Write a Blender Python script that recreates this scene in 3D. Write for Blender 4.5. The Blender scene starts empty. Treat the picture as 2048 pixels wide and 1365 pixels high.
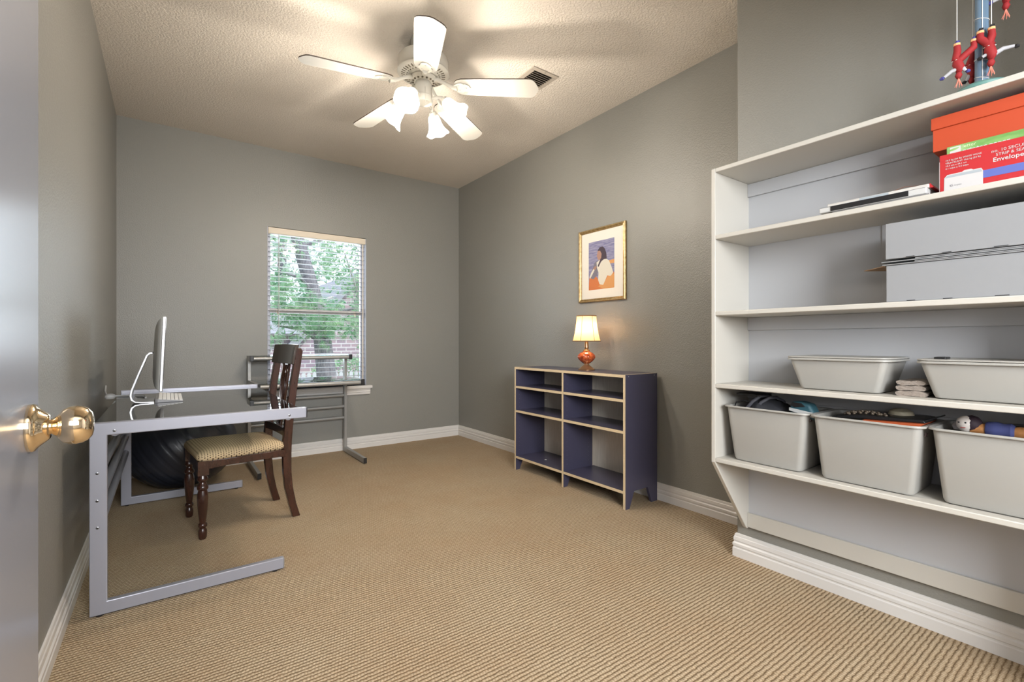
import bpy, bmesh, math, random
from math import sin, cos, pi, radians, sqrt
from mathutils import Vector, Matrix

SC = bpy.context.scene
COL = SC.collection
RX, LX, BY, CZ = 2.625, -0.311, 4.63, 2.743       # room planes: right, left, back, ceiling
AX, AY = 2.245, 1.23                               # alcove (shelf) wall plane and its corner

# ------------------------------------------------------------------ camera
cam_d = bpy.data.cameras.new('camera')
cam_d.sensor_width = 36.0
cam_d.lens = 36.0 * 950.0 / 2048.0
cam_d.clip_start = 0.02
cam_d.clip_end = 200
cam = bpy.data.objects.new('camera', cam_d)
COL.objects.link(cam)
cam.location = (0, 0, 1.045)
cam.rotation_euler = (radians(90), 0, radians(-35.95))
SC.camera = cam

# ------------------------------------------------------------------ view, world
SC.view_settings.view_transform = 'Standard'
SC.view_settings.look = 'None'
SC.view_settings.exposure = 1.45
SC.view_settings.gamma = 1.0
SC.view_settings.use_curve_mapping = False
SC.cycles.max_bounces = 9
SC.cycles.diffuse_bounces = 5
SC.cycles.glossy_bounces = 5
SC.cycles.transmission_bounces = 6
SC.cycles.transparent_max_bounces = 12
SC.cycles.caustics_reflective = False
SC.cycles.caustics_refractive = False
SC.cycles.sample_clamp_indirect = 4.0
SC.cycles.use_denoising = True

world = bpy.data.worlds.new('sky')
SC.world = world
world.use_nodes = True
wn = world.node_tree
bg = wn.nodes['Background']
bg.inputs[0].default_value = (0.80, 0.88, 1.0, 1)
bg.inputs[1].default_value = 0.95

sun_d = bpy.data.lights.new('sun', 'SUN')
sun_d.energy = 1.3
sun_d.color = (1.0, 0.96, 0.9)
sun_d.angle = radians(3)
sun = bpy.data.objects.new('sun', sun_d)
COL.objects.link(sun)
sun.rotation_euler = (radians(42), 0, radians(20))


def area_light(name, loc, rot, sx, sy, power, color):
    d = bpy.data.lights.new(name, 'AREA')
    d.shape = 'RECTANGLE'
    d.size = sx
    d.size_y = sy
    d.energy = power
    d.color = color
    o = bpy.data.objects.new(name, d)
    COL.objects.link(o)
    o.location = loc
    o.rotation_euler = rot
    return o


# added soft fill in the unseen hallway, put there to light the shelf side
area_light('hallway_fill_light', (0.15, -1.75, 1.85), (radians(82), 0, radians(12)), 1.7, 1.3, 87, (0.94, 0.97, 1.0))
# added soft light just outside the glass, backing up the window daylight
area_light('window_fill_light', (1.146, 4.95, 1.5), (radians(-72), 0, 0), 0.85, 1.4, 9, (0.82, 0.9, 1.0))
FAN = (1.175, 2.477)
SHADE_ANG = [40, 130, 220, 310]
for a in SHADE_ANG:
    d = bpy.data.lights.new('fan_bulb_light', 'POINT')
    d.energy = 7.2
    d.color = (1.0, 0.90, 0.78)
    d.shadow_soft_size = 0.035
    o = bpy.data.objects.new('fan_bulb_light', d)
    COL.objects.link(o)
    r = 0.232
    o.location = (FAN[0] + r * cos(radians(a)), FAN[1] + r * sin(radians(a)), 2.255)


# ------------------------------------------------------------------ materials
MATS = {}


def mat(name, color, rough=0.5, metal=0.0, spec=0.5, coat=0.0, emit=None, estr=0.0):
    if name in MATS:
        return MATS[name]
    m = bpy.data.materials.new(name)
    m.use_nodes = True
    b = m.node_tree.nodes['Principled BSDF']
    b.inputs['Base Color'].default_value = (*color, 1)
    b.inputs['Roughness'].default_value = rough
    b.inputs['Metallic'].default_value = metal
    b.inputs['Specular IOR Level'].default_value = spec
    b.inputs['Coat Weight'].default_value = coat
    if emit:
        b.inputs['Emission Color'].default_value = (*emit, 1)
        b.inputs['Emission Strength'].default_value = estr
    MATS[name] = m
    return m


class NT:
    """small node-tree writer"""
    def __init__(self, m):
        self.t = m.node_tree
        self.b = self.t.nodes['Principled BSDF']
        self.tc = self.t.nodes.new('ShaderNodeTexCoord')

    def coord(self, kind='Object', scale=(1, 1, 1), rot=(0, 0, 0)):
        mp = self.t.nodes.new('ShaderNodeMapping')
        mp.inputs['Scale'].default_value = scale
        mp.inputs['Rotation'].default_value = rot
        self.t.links.new(self.tc.outputs[kind], mp.inputs[0])
        return mp.outputs[0]

    def noise(self, co, scale, detail=3, rough=0.5):
        n = self.t.nodes.new('ShaderNodeTexNoise')
        n.inputs['Scale'].default_value = scale
        n.inputs['Detail'].default_value = detail
        n.inputs['Roughness'].default_value = rough
        self.t.links.new(co, n.inputs['Vector'])
        return n.outputs[0]

    def voronoi(self, co, scale, feature='F1', rnd=1.0):
        n = self.t.nodes.new('ShaderNodeTexVoronoi')
        n.feature = feature
        n.inputs['Scale'].default_value = scale
        n.inputs['Randomness'].default_value = rnd
        self.t.links.new(co, n.inputs['Vector'])
        return n.outputs['Distance']

    def math(self, op, a, b=None, c=None):
        n = self.t.nodes.new('ShaderNodeMath')
        n.operation = op
        for i, v in enumerate((a, b, c)):
            if v is None:
                continue
            if isinstance(v, (int, float)):
                n.inputs[i].default_value = v
            else:
                self.t.links.new(v, n.inputs[i])
        return n.outputs[0]

    def sep(self, co):
        n = self.t.nodes.new('ShaderNodeSeparateXYZ')
        self.t.links.new(co, n.inputs[0])
        return n.outputs

    def ramp(self, fac, stops):
        n = self.t.nodes.new('ShaderNodeValToRGB')
        e = n.color_ramp.elements
        while len(e) < len(stops):
            e.new(0.5)
        for i, (p, c) in enumerate(stops):
            e[i].position = p
            e[i].color = (*c, 1)
        self.t.links.new(fac, n.inputs[0])
        return n.outputs[0]

    def mix(self, fac, a, b):
        n = self.t.nodes.new('ShaderNodeMix')
        n.data_type = 'RGBA'
        for i, v in ((0, fac), (6, a), (7, b)):
            if isinstance(v, (int, float)):
                n.inputs[i].default_value = v
            elif isinstance(v, tuple):
                n.inputs[i].default_value = (*v, 1)
            else:
                self.t.links.new(v, n.inputs[i])
        return n.outputs[2]

    def color(self, s):
        self.t.links.new(s, self.b.inputs['Base Color'])

    def rough(self, s):
        self.t.links.new(s, self.b.inputs['Roughness'])

    def bump(self, h, strength, dist):
        n = self.t.nodes.new('ShaderNodeBump')
        n.inputs['Strength'].default_value = strength
        n.inputs['Distance'].default_value = dist
        self.t.links.new(h, n.inputs['Height'])
        self.t.links.new(n.outputs[0], self.b.inputs['Normal'])


def m_wall():
    m = mat('wall_paint', (0.22, 0.213, 0.192), 0.37, spec=0.45)
    n = NT(m)
    co = n.coord()
    a = n.noise(co, 130, 3, 0.55)
    b = n.noise(co, 1.5, 2)
    n.bump(n.ramp(a, [(0.38, (0, 0, 0)), (0.62, (1, 1, 1))]), 0.35, 0.0016)
    n.color(n.mix(b, (0.220, 0.216, 0.195), (0.235, 0.230, 0.208)))
    return m


def m_ceiling():
    m = mat('ceiling_paint', (0.72, 0.655, 0.57), 0.9, spec=0.2)
    n = NT(m)
    co = n.coord()
    a = n.noise(co, 85, 4, 0.6)
    n.bump(n.ramp(a, [(0.40, (0, 0, 0)), (0.58, (1, 1, 1))]), 0.7, 0.0036)
    return m


def m_carpet():
    m = mat('carpet', (0.4, 0.28, 0.17), 0.95, spec=0.1)
    n = NT(m)
    co = n.coord()
    x, y, z = n.sep(co)
    wob = n.math('MULTIPLY', n.math('SUBTRACT', n.noise(co, 45, 3, 0.65), 0.5), 0.013)
    yy = n.math('ADD', y, wob)
    py, px = 0.0155, 0.0105
    row = n.math('FLOOR', n.math('DIVIDE', yy, py))
    rib = n.math('ABSOLUTE', n.math('SINE', n.math('MULTIPLY', yy, pi / py)))
    sh = n.math('MULTIPLY', n.math('MODULO', row, 2.0), px * 0.5)
    xx = n.math('ADD', n.math('ADD', x, sh), wob)
    loop = n.math('ABSOLUTE', n.math('SINE', n.math('MULTIPLY', xx, pi / px)))
    fib = n.noise(co, 330, 4, 0.7)
    h = n.math('MULTIPLY', n.math('POWER', rib, 0.7), n.math('MULTIPLY_ADD', loop, 0.38, 0.62))
    h2 = n.math('MULTIPLY_ADD', fib, 0.5, h)
    n.bump(h2, 0.9, 0.006)
    big = n.noise(co, 2.2, 4, 0.6)
    fine = n.math('MULTIPLY_ADD', fib, 1.3, -0.65)
    fac = n.math('ADD', n.math('MULTIPLY_ADD', h, 0.85, 0.02), fine)
    c1 = n.ramp(fac, [(0.0, (0.16, 0.108, 0.062)), (0.45, (0.375, 0.28, 0.176)), (1.0, (0.64, 0.525, 0.375))])
    n.color(n.mix(n.ramp(big, [(0.35, (0, 0, 0)), (0.7, (1, 1, 1))]), c1, n.mix(0.22, c1, (0.33, 0.17, 0.07))))
    return m


def m_wood(name, c1, c2, rough=0.35, scale=(2, 2, 18), coat=0.0):
    m = mat(name, c1, rough, coat=coat)
    n = NT(m)
    co = n.coord(scale=scale)
    a = n.noise(co, 6, 4, 0.6)
    n.color(n.ramp(a, [(0.3, c1), (0.7, c2)]))
    return m


def m_fabric():
    m = mat('seat_fabric', (0.42, 0.31, 0.18), 0.8, spec=0.25)
    n = NT(m)
    co = n.coord()
    x, y, z = n.sep(co)
    p = 0.0125
    u = n.math('DIVIDE', x, p)
    v = n.math('DIVIDE', y, p)
    zz = n.math('DIVIDE', z, p)
    v = n.math('ADD', v, zz)
    row = n.math('MODULO', n.math('ABSOLUTE', n.math('FLOOR', u)), 2.0)
    v = n.math('MULTIPLY_ADD', row, 0.5, v)
    fu = n.math('SUBTRACT', n.math('FRACT', u), 0.5)
    fv = n.math('SUBTRACT', n.math('FRACT', v), 0.5)
    d = n.math('SQRT', n.math('ADD', n.math('MULTIPLY', fu, fu), n.math('MULTIPLY', fv, fv)))
    dot = n.math('LESS_THAN', d, 0.24)
    weave = n.noise(co, 500, 2)
    base = n.mix(weave, (0.40, 0.28, 0.14), (0.72, 0.58, 0.38))
    n.color(n.mix(dot, base, (0.07, 0.035, 0.02)))
    n.bump(n.math('MULTIPLY_ADD', weave, 0.5, n.math('SUBTRACT', 1.0, dot)), 0.4, 0.001)
    return m


def m_glass(name, tint=(0.86, 0.90, 0.88), f0=1.5, k=1.0):
    """flat pane: straight-through transmission and a mirror reflection by fresnel"""
    if name in MATS:
        return MATS[name]
    m = bpy.data.materials.new(name)
    m.use_nodes = True
    t = m.node_tree
    t.nodes.clear()
    out = t.nodes.new('ShaderNodeOutputMaterial')
    tr = t.nodes.new('ShaderNodeBsdfTransparent')
    tr.inputs[0].default_value = (*tint, 1)
    gl = t.nodes.new('ShaderNodeBsdfGlossy')
    gl.inputs['Roughness'].default_value = 0.0
    gl.inputs['Color'].default_value = (1, 1, 1, 1)
    fr = t.nodes.new('ShaderNodeFresnel')
    fr.inputs['IOR'].default_value = f0
    ml = t.nodes.new('ShaderNodeMath')
    ml.operation = 'MULTIPLY'
    ml.inputs[1].default_value = k
    ml.use_clamp = True
    mx = t.nodes.new('ShaderNodeMixShader')
    t.links.new(fr.outputs[0], ml.inputs[0])
    t.links.new(ml.outputs[0], mx.inputs[0])
    t.links.new(tr.outputs[0], mx.inputs[1])
    t.links.new(gl.outputs[0], mx.inputs[2])
    t.links.new(mx.outputs[0], out.inputs[0])
    MATS[name] = m
    return m


WALL = m_wall()
CEIL = m_ceiling()
CARPET = m_carpet()
TRIM = mat('white_trim', (0.62, 0.60, 0.575), 0.35)
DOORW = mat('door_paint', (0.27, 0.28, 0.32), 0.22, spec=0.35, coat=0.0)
HALLW = mat('hall_paint', (0.55, 0.55, 0.56), 0.7)
SHELFW = mat('shelf_cream_paint', (0.50, 0.48, 0.435), 0.4)
SHELFB = mat('shelf_back_paint', (0.43, 0.435, 0.45), 0.45)
SILVER = mat('silver_paint', (0.33, 0.335, 0.385), 0.38, metal=0.35)
SILVER2 = mat('silver_grey_paint', (0.36, 0.355, 0.34), 0.35, metal=0.4)
BLACKP = mat('black_plastic', (0.012, 0.012, 0.013), 0.4)
BLACKM = mat('black_cloth', (0.016, 0.017, 0.022), 0.8)
SCREWM = mat('screw_steel', (0.25, 0.25, 0.26), 0.3, metal=1)
GLASS = m_glass('desk_glass', (0.50, 0.55, 0.54), 1.55, 1.15)
WGLASS = m_glass('window_glass', (0.96, 0.98, 0.98), 1.45, 0.6)
PGLASS = m_glass('picture_glass', (0.98, 0.98, 0.98), 1.3, 0.4)
NAVY = mat('navy_laminate', (0.055, 0.052, 0.088), 0.3)
PLYE = m_wood('plywood_edge', (0.52, 0.40, 0.24), (0.66, 0.53, 0.35), 0.6, (30, 30, 200))
PLYB = m_wood('plywood_back', (0.68, 0.62, 0.52), (0.80, 0.74, 0.64), 0.6, (20, 20, 1.5))
BRASS = mat('polished_brass', (0.90, 0.73, 0.50), 0.07, metal=1.0)
ALU = mat('brushed_aluminium', (0.52, 0.52, 0.54), 0.3, metal=0.7)
WPLAST = mat('white_plastic', (0.50, 0.50, 0.49), 0.35)
CHAIRW = m_wood('dark_cherry_wood', (0.026, 0.009, 0.006), (0.052, 0.018, 0.011), 0.24, (6, 6, 1.5), coat=0.4)
LEATH = mat('dark_brown_panel', (0.045, 0.033, 0.026), 0.26, coat=0.3)
FABRIC = m_fabric()
BALL = mat('ball_rubber', (0.026, 0.029, 0.042), 0.33, spec=0.8)
BINW = mat('bin_plastic', (0.33, 0.322, 0.30), 0.42)
CARDW = mat('white_cardboard', (0.245, 0.252, 0.264), 0.7)
CARDB = mat('brown_cardboard', (0.30, 0.19, 0.11), 0.8)
ORANGE = mat('orange_cardboard', (0.42, 0.052, 0.014), 0.55)
RED = mat('red_card', (0.42, 0.018, 0.022), 0.5)
WHITE = mat('white_print', (0.50, 0.49, 0.49), 0.6)
GREYP = mat('grey_print', (0.32, 0.36, 0.39), 0.6)
BLUEP = mat('blue_print', (0.09, 0.12, 0.38), 0.55)
LEMON = mat('dark_print', (0.15, 0.15, 0.16), 0.6)
FANW = mat('fan_white', (0.50, 0.48, 0.425), 0.35)
FAND = mat('fan_slot_dark', (0.10, 0.08, 0.055), 0.6)
FANB = mat('fan_blade_edge', (0.07, 0.05, 0.035), 0.5)
SHADEG = mat('lit_frosted_shade', (0.9, 0.9, 0.88), 0.4, emit=(1.0, 0.90, 0.76), estr=2.8)
VENTM = mat('vent_metal', (0.42, 0.37, 0.31), 0.5)
VENTD = mat('vent_duct_dark', (0.03, 0.026, 0.022), 0.8)
GOLD = m_wood('antique_gold', (0.30, 0.19, 0.07), (0.52, 0.39, 0.20), 0.35, (8, 8, 8))
GOLD.node_tree.nodes['Principled BSDF'].inputs['Metallic'].default_value = 0.75
MATB = mat('cream_mat_board', (0.84, 0.80, 0.72), 0.8)
BRONZE = mat('lamp_bronze', (0.42, 0.25, 0.13), 0.3, metal=0.8)
TEAL = mat('teal_cloth', (0.025, 0.085, 0.11), 0.6)
BLIND = mat('blind_slat', (0.31, 0.31, 0.325), 0.5)
BLINDH = mat('blind_headrail', (0.66, 0.58, 0.46), 0.5)
WINF = mat('window_frame_paint', (0.55, 0.55, 0.60), 0.5)


# ------------------------------------------------------------------ mesh builder
class MB:
    def __init__(self):
        self.v, self.f, self.mi = [], [], []

    def add(self, vs, fs, mi=0):
        o = len(self.v)
        self.v += [tuple(p) for p in vs]
        for f in fs:
            self.f.append([o + i for i in f])
            self.mi.append(mi)
        return self

    def box(self, x0, x1, y0, y1, z0, z1, mi=0):
        vs = [(x, y, z) for z in (z0, z1) for y in (y0, y1) for x in (x0, x1)]
        return self.add(vs, [(0, 2, 3, 1), (4, 5, 7, 6), (0, 1, 5, 4), (2, 6, 7, 3), (0, 4, 6, 2), (1, 3, 7, 5)], mi)

    def obox(self, c, s, M, mi=0):
        """oriented box: centre c, size s, 3x3 rotation M"""
        vs = []
        for z in (-.5, .5):
            for y in (-.5, .5):
                for x in (-.5, .5):
                    p = M @ Vector((x * s[0], y * s[1], z * s[2])) + Vector(c)
                    vs.append(p)
        return self.add(vs, [(0, 2, 3, 1), (4, 5, 7, 6), (0, 1, 5, 4), (2, 6, 7, 3), (0, 4, 6, 2), (1, 3, 7, 5)], mi)

    def prism(self, poly, axis, a0, a1, mi=0, rim=None):
        """poly of 2-D points in the plane normal to axis, extruded a0..a1"""
        def P(p, a):
            if axis == 'x': return (a, p[0], p[1])
            if axis == 'y': return (p[0], a, p[1])
            return (p[0], p[1], a)
        n = len(poly)
        vs = [P(p, a0) for p in poly] + [P(p, a1) for p in poly]
        o = len(self.v)
        self.v += vs
        self.f.append([o + i for i in range(n)][::-1]); self.mi.append(mi)
        self.f.append([o + n + i for i in range(n)]); self.mi.append(mi)
        for i in range(n):
            j = (i + 1) % n
            self.f.append([o + i, o + j, o + n + j, o + n + i])
            self.mi.append(mi if rim is None else rim)
        return self

    def tube(self, pts, r, seg=10, closed=False, mi=0, cap=True, flat=None):
        pts = [Vector(p) for p in pts]
        n = len(pts)
        rs = r if isinstance(r, (list, tuple)) else [r] * n
        up = None
        rings = []
        for i, p in enumerate(pts):
            if closed:
                t = pts[(i + 1) % n] - pts[i - 1]
            else:
                t = pts[min(i + 1, n - 1)] - pts[max(i - 1, 0)]
            t.normalize()
            if up is None:
                ref = Vector((0, 0, 1)) if abs(t.z) < 0.9 else Vector((1, 0, 0))
                up = (ref - t * ref.dot(t)).normalized()
            else:
                up = (up - t * up.dot(t))
                up.normalize()
            s = t.cross(up)
            ring = []
            for k in range(seg):
                a = 2 * pi * k / seg
                fa = flat if flat else 1.0
                ring.append(p + up * (rs[i] * cos(a)) + s * (rs[i] * fa * sin(a)))
            rings.append(ring)
        o = len(self.v)
        for rg in rings:
            self.v += [tuple(q) for q in rg]
        m = n if closed else n - 1
        for i in range(m):
            a = o + i * seg
            b = o + ((i + 1) % n) * seg
            for k in range(seg):
                k2 = (k + 1) % seg
                self.f.append([a + k, b + k, b + k2, a + k2]); self.mi.append(mi)
        if cap and not closed:
            self.f.append([o + k for k in range(seg)]); self.mi.append(mi)
            self.f.append([o + (n - 1) * seg + k for k in range(seg)][::-1]); self.mi.append(mi)
        return self

    def lathe(self, prof, c=(0, 0, 0), seg=32, M=None, mi=0, cap=True):
        """prof = [(r, z)...] around z axis, then rotated by M and moved to c"""
        o = len(self.v)
        c = Vector(c)
        for r, z in prof:
            for k in range(seg):
                a = 2 * pi * k / seg
                p = Vector((r * cos(a), r * sin(a), z))
                if M is not None:
                    p = M @ p
                self.v.append(tuple(p + c))
        for i in range(len(prof) - 1):
            for k in range(seg):
                k2 = (k + 1) % seg
                a, b = o + i * seg, o + (i + 1) * seg
                self.f.append([a + k, a + k2, b + k2, b + k]); self.mi.append(mi)
        if cap:
            if prof[0][0] > 1e-5:
                self.f.append([o + k for k in range(seg)][::-1]); self.mi.append(mi)
            if prof[-1][0] > 1e-5:
                q = o + (len(prof) - 1) * seg
                self.f.append([q + k for k in range(seg)]); self.mi.append(mi)
        return self

    def loft(self, loops, closed_ends=True, mi=0):
        n = len(loops[0])
        o = len(self.v)
        for l in loops:
            self.v += [tuple(p) for p in l]
        for i in range(len(loops) - 1):
            for k in range(n):
                k2 = (k + 1) % n
                a, b = o + i * n, o + (i + 1) * n
                self.f.append([a + k, a + k2, b + k2, b + k]); self.mi.append(mi)
        if closed_ends:
            self.f.append([o + k for k in range(n)][::-1]); self.mi.append(mi)
            q = o + (len(loops) - 1) * n
            self.f.append([q + k for k in range(n)]); self.mi.append(mi)
        return self

    def build(self, name, mats, parent=None, bevel=0.0, smooth=True, label=None, seg=2, angle=35):
        me = bpy.data.meshes.new(name)
        me.from_pydata(self.v, [], self.f)
        ms = mats if isinstance(mats, (list, tuple)) else [mats]
        for m in ms:
            me.materials.append(m)
        for p, i in zip(me.polygons, self.mi):
            p.material_index = i
        bm = bmesh.new()
        bm.from_mesh(me)
        bmesh.ops.recalc_face_normals(bm, faces=bm.faces)
        bm.to_mesh(me)
        bm.free()
        o = bpy.data.objects.new(name, me)
        COL.objects.link(o)
        if parent is not None:
            root = parent
            M = Matrix.Identity(4)
            chain = []
            while root is not None:
                chain.append(root)
                root = root.parent
            for r in reversed(chain):
                M = M @ r.matrix_basis
            me.transform(M.inverted())
            o.parent = parent
        if smooth:
            for p in me.polygons:
                p.use_smooth = True
            me.set_sharp_from_angle(angle=radians(angle))
        if bevel > 0:
            b = o.modifiers.new('bevel', 'BEVEL')
            b.width = bevel
            b.segments = seg
            b.limit_method = 'ANGLE'
            b.angle_limit = radians(40)
            b.harden_normals = False
        if label:
            o['label'] = label
        return o


def thing(name, label, cat, loc=(0, 0, 0), rz=0.0, group=None):
    o = bpy.data.objects.new(name, None)
    COL.objects.link(o)
    o.empty_display_size = 0.05
    o.location = loc
    o.rotation_euler = (0, 0, rz)
    o['label'] = label
    o['category'] = cat
    if group:
        o['group'] = group
    return o


def tag(o, label, cat, group=None):
    o['label'] = label
    o['category'] = cat
    if group:
        o['group'] = group
    return o


def struct(o):
    o['kind'] = 'structure'
    return o


def text_mesh(body, size, name, m, parent, origin, ux, uy, align='LEFT', ext=0.0002, bold=0.0):
    """letters as a thin mesh; ux = reading direction, uy = up, both unit vectors in world space"""
    cu = bpy.data.curves.new('lettering', 'FONT')
    cu.body = body
    cu.size = size
    cu.extrude = ext
    cu.offset = bold
    cu.align_x = align
    cu.resolution_u = 3
    t = bpy.data.objects.new('lettering', cu)
    COL.objects.link(t)
    bpy.context.view_layer.update()
    me = bpy.data.meshes.new_from_object(t.evaluated_get(bpy.context.evaluated_depsgraph_get()))
    bpy.data.objects.remove(t)
    X = Vector(ux).normalized()
    Yv = Vector(uy).normalized()
    Z = X.cross(Yv)
    M = Matrix((( X.x, Yv.x, Z.x, origin[0]), (X.y, Yv.y, Z.y, origin[1]), (X.z, Yv.z, Z.z, origin[2]), (0, 0, 0, 1)))
    me.transform(M)
    B = MB()
    B.v = [tuple(v.co) for v in me.vertices]
    B.f = [list(p.vertices) for p in me.polygons]
    B.mi = [0] * len(B.f)
    return B.build(name, m, parent, smooth=False)


def rrect(x0, x1, y0, y1, r, z, n=5):
    pts = []
    for cx, cy, a0 in ((x1 - r, y1 - r, 0), (x0 + r, y1 - r, 90), (x0 + r, y0 + r, 180), (x1 - r, y0 + r, 270)):
        for k in range(n + 1):
            a = radians(a0 + 90 * k / n)
            pts.append((cx + r * cos(a), cy + r * sin(a), z))
    return pts


# ================================================================== ROOM SHELL
struct(MB().box(-1.3, 2.75, -2.3, 4.76, -0.06, 0.0).build('floor', CARPET, smooth=False))
struct(MB().box(-1.3, 2.75, -2.3, 4.76, CZ, CZ + 0.1).build('ceiling', CEIL, smooth=False))
struct(MB().box(LX - 0.12, LX, 0.09, 4.75, 0, CZ).build('wall_left', WALL, smooth=False))
WX0, WX1, WZ0, WZ1 = 0.708, 1.586, 0.612, 2.053
b = MB()
b.box(LX, WX0, BY, 4.75, 0, CZ).box(WX1, RX + 0.12, BY, 4.75, 0, CZ)
b.box(WX0, WX1, BY, 4.75, 0, WZ0).box(WX0, WX1, BY, 4.75, WZ1, CZ)
struct(b.build('wall_back', WALL, smooth=False))
struct(MB().box(RX, RX + 0.12, AY, BY, 0, CZ).build('wall_right', WALL, smooth=False))
struct(MB().box(AX, RX + 0.12, -0.03, AY, 0, CZ).build('wall_alcove', WALL, bevel=0.006))
DX0, DX1, DZ = -0.158, 1.95, 2.15  # unseen opening, made wide so the hallway fill reaches the shelves
b = MB()
b.box(LX - 0.12, DX0 - 0.02, -0.03, 0.09, 0, CZ).box(DX1 + 0.02, AX, -0.03, 0.09, 0, CZ)
b.box(DX0 - 0.02, DX1 + 0.02, -0.03, 0.09, DZ + 0.02, CZ)
struct(b.build('wall_front', WALL, smooth=False))
struct(MB().box(-1.3, 2.4, -2.3, -2.2, 0, CZ).build('wall_hall_end', HALLW, smooth=False))
struct(MB().box(-1.3, -1.2, -2.2, -0.03, 0, CZ).build('wall_hall_left', HALLW, smooth=False))
struct(MB().box(2.3, 2.4, -2.2, -0.03, 0, CZ).build('wall_hall_right', HALLW, smooth=False))
b = MB()
b.box(DX0 - 0.02, DX0, -0.03, 0.09, 0, DZ).box(DX1, DX1 + 0.02, -0.03, 0.09, 0, DZ)
b.box(DX0 - 0.02, DX1 + 0.02, -0.03, 0.09, DZ, DZ + 0.02)
struct(b.build('trim_1', TRIM, bevel=0.002))

# baseboards -----------------------------------------------------------------
BBP = [(0, 0), (0.0145, 0), (0.0145, 0.040), (0.0115, 0.044), (0.0115, 0.049), (0.0145, 0.053), (0.0145, 0.064),
       (0.0095, 0.070), (0.0095, 0.074), (0.0115, 0.078), (0.0105, 0.094), (0.0075, 0.098), (0.0075, 0.102), (0.005, 0.110), (0, 0.112)]


def baseboard(name, p0, p1, nrm, m0=0, m1=0):
    """profile swept from p0 to p1 (2-D); nrm points into the room; m0/m1 = mitre: +1 outside, -1 inside corner"""
    p0, p1, nrm = Vector(p0), Vector(p1), Vector(nrm)
    t = (p1 - p0).normalized()
    l0, l1 = [], []
    for d, z in BBP:
        a = p0 + nrm * d - t * (d * m0)
        c = p1 + nrm * d + t * (d * m1)
        l0.append((a.x, a.y, z))
        l1.append((c.x, c.y, z))
    return struct(MB().loft([l0, l1]).build(name, TRIM, angle=20))


baseboard('baseboard_left', (LX, 0.09), (LX, BY), (1, 0), 0, -1)
baseboard('baseboard_back', (LX, BY), (RX, BY), (0, -1), -1, -1)
baseboard('baseboard_right', (RX, AY), (RX, BY), (-1, 0), -1, -1)
baseboard('baseboard_alcove', (AX, 0.09), (AX, AY), (-1, 0), 0, 1)
baseboard('baseboard_alcove_return', (AX, AY), (RX, AY), (0, 1), 1, -1)
# shallow painted skirting gap below the shelf unit is bare wall, as in the photograph

# window ---------------------------------------------------------------------
w = thing('window_1', 'white framed sash window in the far grey wall', 'window', (1.147, 4.70, WZ0))
w['kind'] = 'structure'
b = MB()
fy0, fy1 = 4.70, 4.745
b.box(WX0, WX0 + 0.035, fy0, fy1, WZ0, WZ1).box(WX1 - 0.035, WX1, fy0, fy1, WZ0, WZ1)
b.box(WX0, WX1, fy0, fy1, WZ0, WZ0 + 0.04).box(WX0, WX1, fy0, fy1, WZ1 - 0.04, WZ1)
b.build('window_frame', WINF, w, bevel=0.002)
b = MB().box(WX0 + 0.03, WX1 - 0.03, 4.694, 4.735, 1.298, 1.338)
b.build('meeting_rail', mat('sash_rail_paint', (0.50, 0.47, 0.44), 0.5), w, bevel=0.002)
MB().box(WX0 + 0.03, WX1 - 0.03, 4.722, 4.726, 1.33, WZ1 - 0.03).build('upper_pane', WGLASS, w, smooth=False)
MB().box(WX0 + 0.03, WX1 - 0.03, 4.714, 4.718, WZ0 + 0.03, 1.31).build('lower_pane', WGLASS, w, smooth=False)
for x in (0.80, 1.49):
    MB().box(x - 0.012, x + 0.012, 4.684, 4.70, 1.30, 1.325).box(x - 0.006, x + 0.006, 4.676, 4.69, 1.285, 1.305).build('sash_latch', BLINDH, w, bevel=0.002)
b = MB()
b.box(WX0 + 0.002, WX0 + 0.006, BY + 0.002, 4.70, WZ0, WZ1).box(WX1 - 0.006, WX1 - 0.002, BY + 0.002, 4.70, WZ0, WZ1)
b.build('window_reveal', mat('reveal_paint', (0.55, 0.56, 0.62), 0.6), w)
b = MB()
b.prism([(4.585, 0.583), (4.70, 0.583), (4.70, 0.612), (4.592, 0.612), (4.585, 0.605)], 'x', 0.66, 1.632)
b.build('window_stool', TRIM, w, bevel=0.003)
b = MB()
b.prism([(4.629, 0.583), (4.600, 0.583), (4.603, 0.566), (4.608, 0.562), (4.606, 0.548), (4.612, 0.543), (4.612, 0.528), (4.617, 0.522), (4.629, 0.520)], 'x', 0.672, 1.618)
b.build('window_apron', TRIM, w, angle=15)

bl = thing('window_blind', 'white horizontal slat blind with tan headrail hanging in the window', 'blind', (1.147, 4.668, 0.63))
MB().box(WX0 + 0.008, WX1 - 0.008, 4.632, 4.690, 1.995, 2.050).build('headrail', BLINDH, bl, bevel=0.003)
z = 1.968
slat0 = None
while z > 0.66:
    b = MB()
    n = 6
    lo = []
    for k in range(n + 1):
        u = -1 + 2 * k / n
        lo.append((4.662 + 0.0245 * u, z + 0.0016 * (1 - u * u)))
    up = [(y, q + 0.0024) for y, q in lo]
    b.prism(lo + up[::-1], 'x', WX0 + 0.012, WX1 - 0.014)
    b.build('slat', BLIND, bl, angle=50)
    z -= 0.0435
MB().box(WX0 + 0.012, WX1 - 0.014, 4.638, 4.686, 0.622, 0.640).build('bottom_rail', BLIND, bl, bevel=0.003)
for x in (0.80, 1.147, 1.50):
    b = MB()
    for y in (4.637, 4.687):
        b.tube([(x, y, 0.64), (x, y, 2.0)], 0.0009, 5)
    b.build('ladder_cord', BLIND, bl)
b = MB()
b.box(1.548, 1.556, 4.634, 4.640, 0.64, 1.99)
b.build('ladder_tape', BLINDH, bl)
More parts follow.
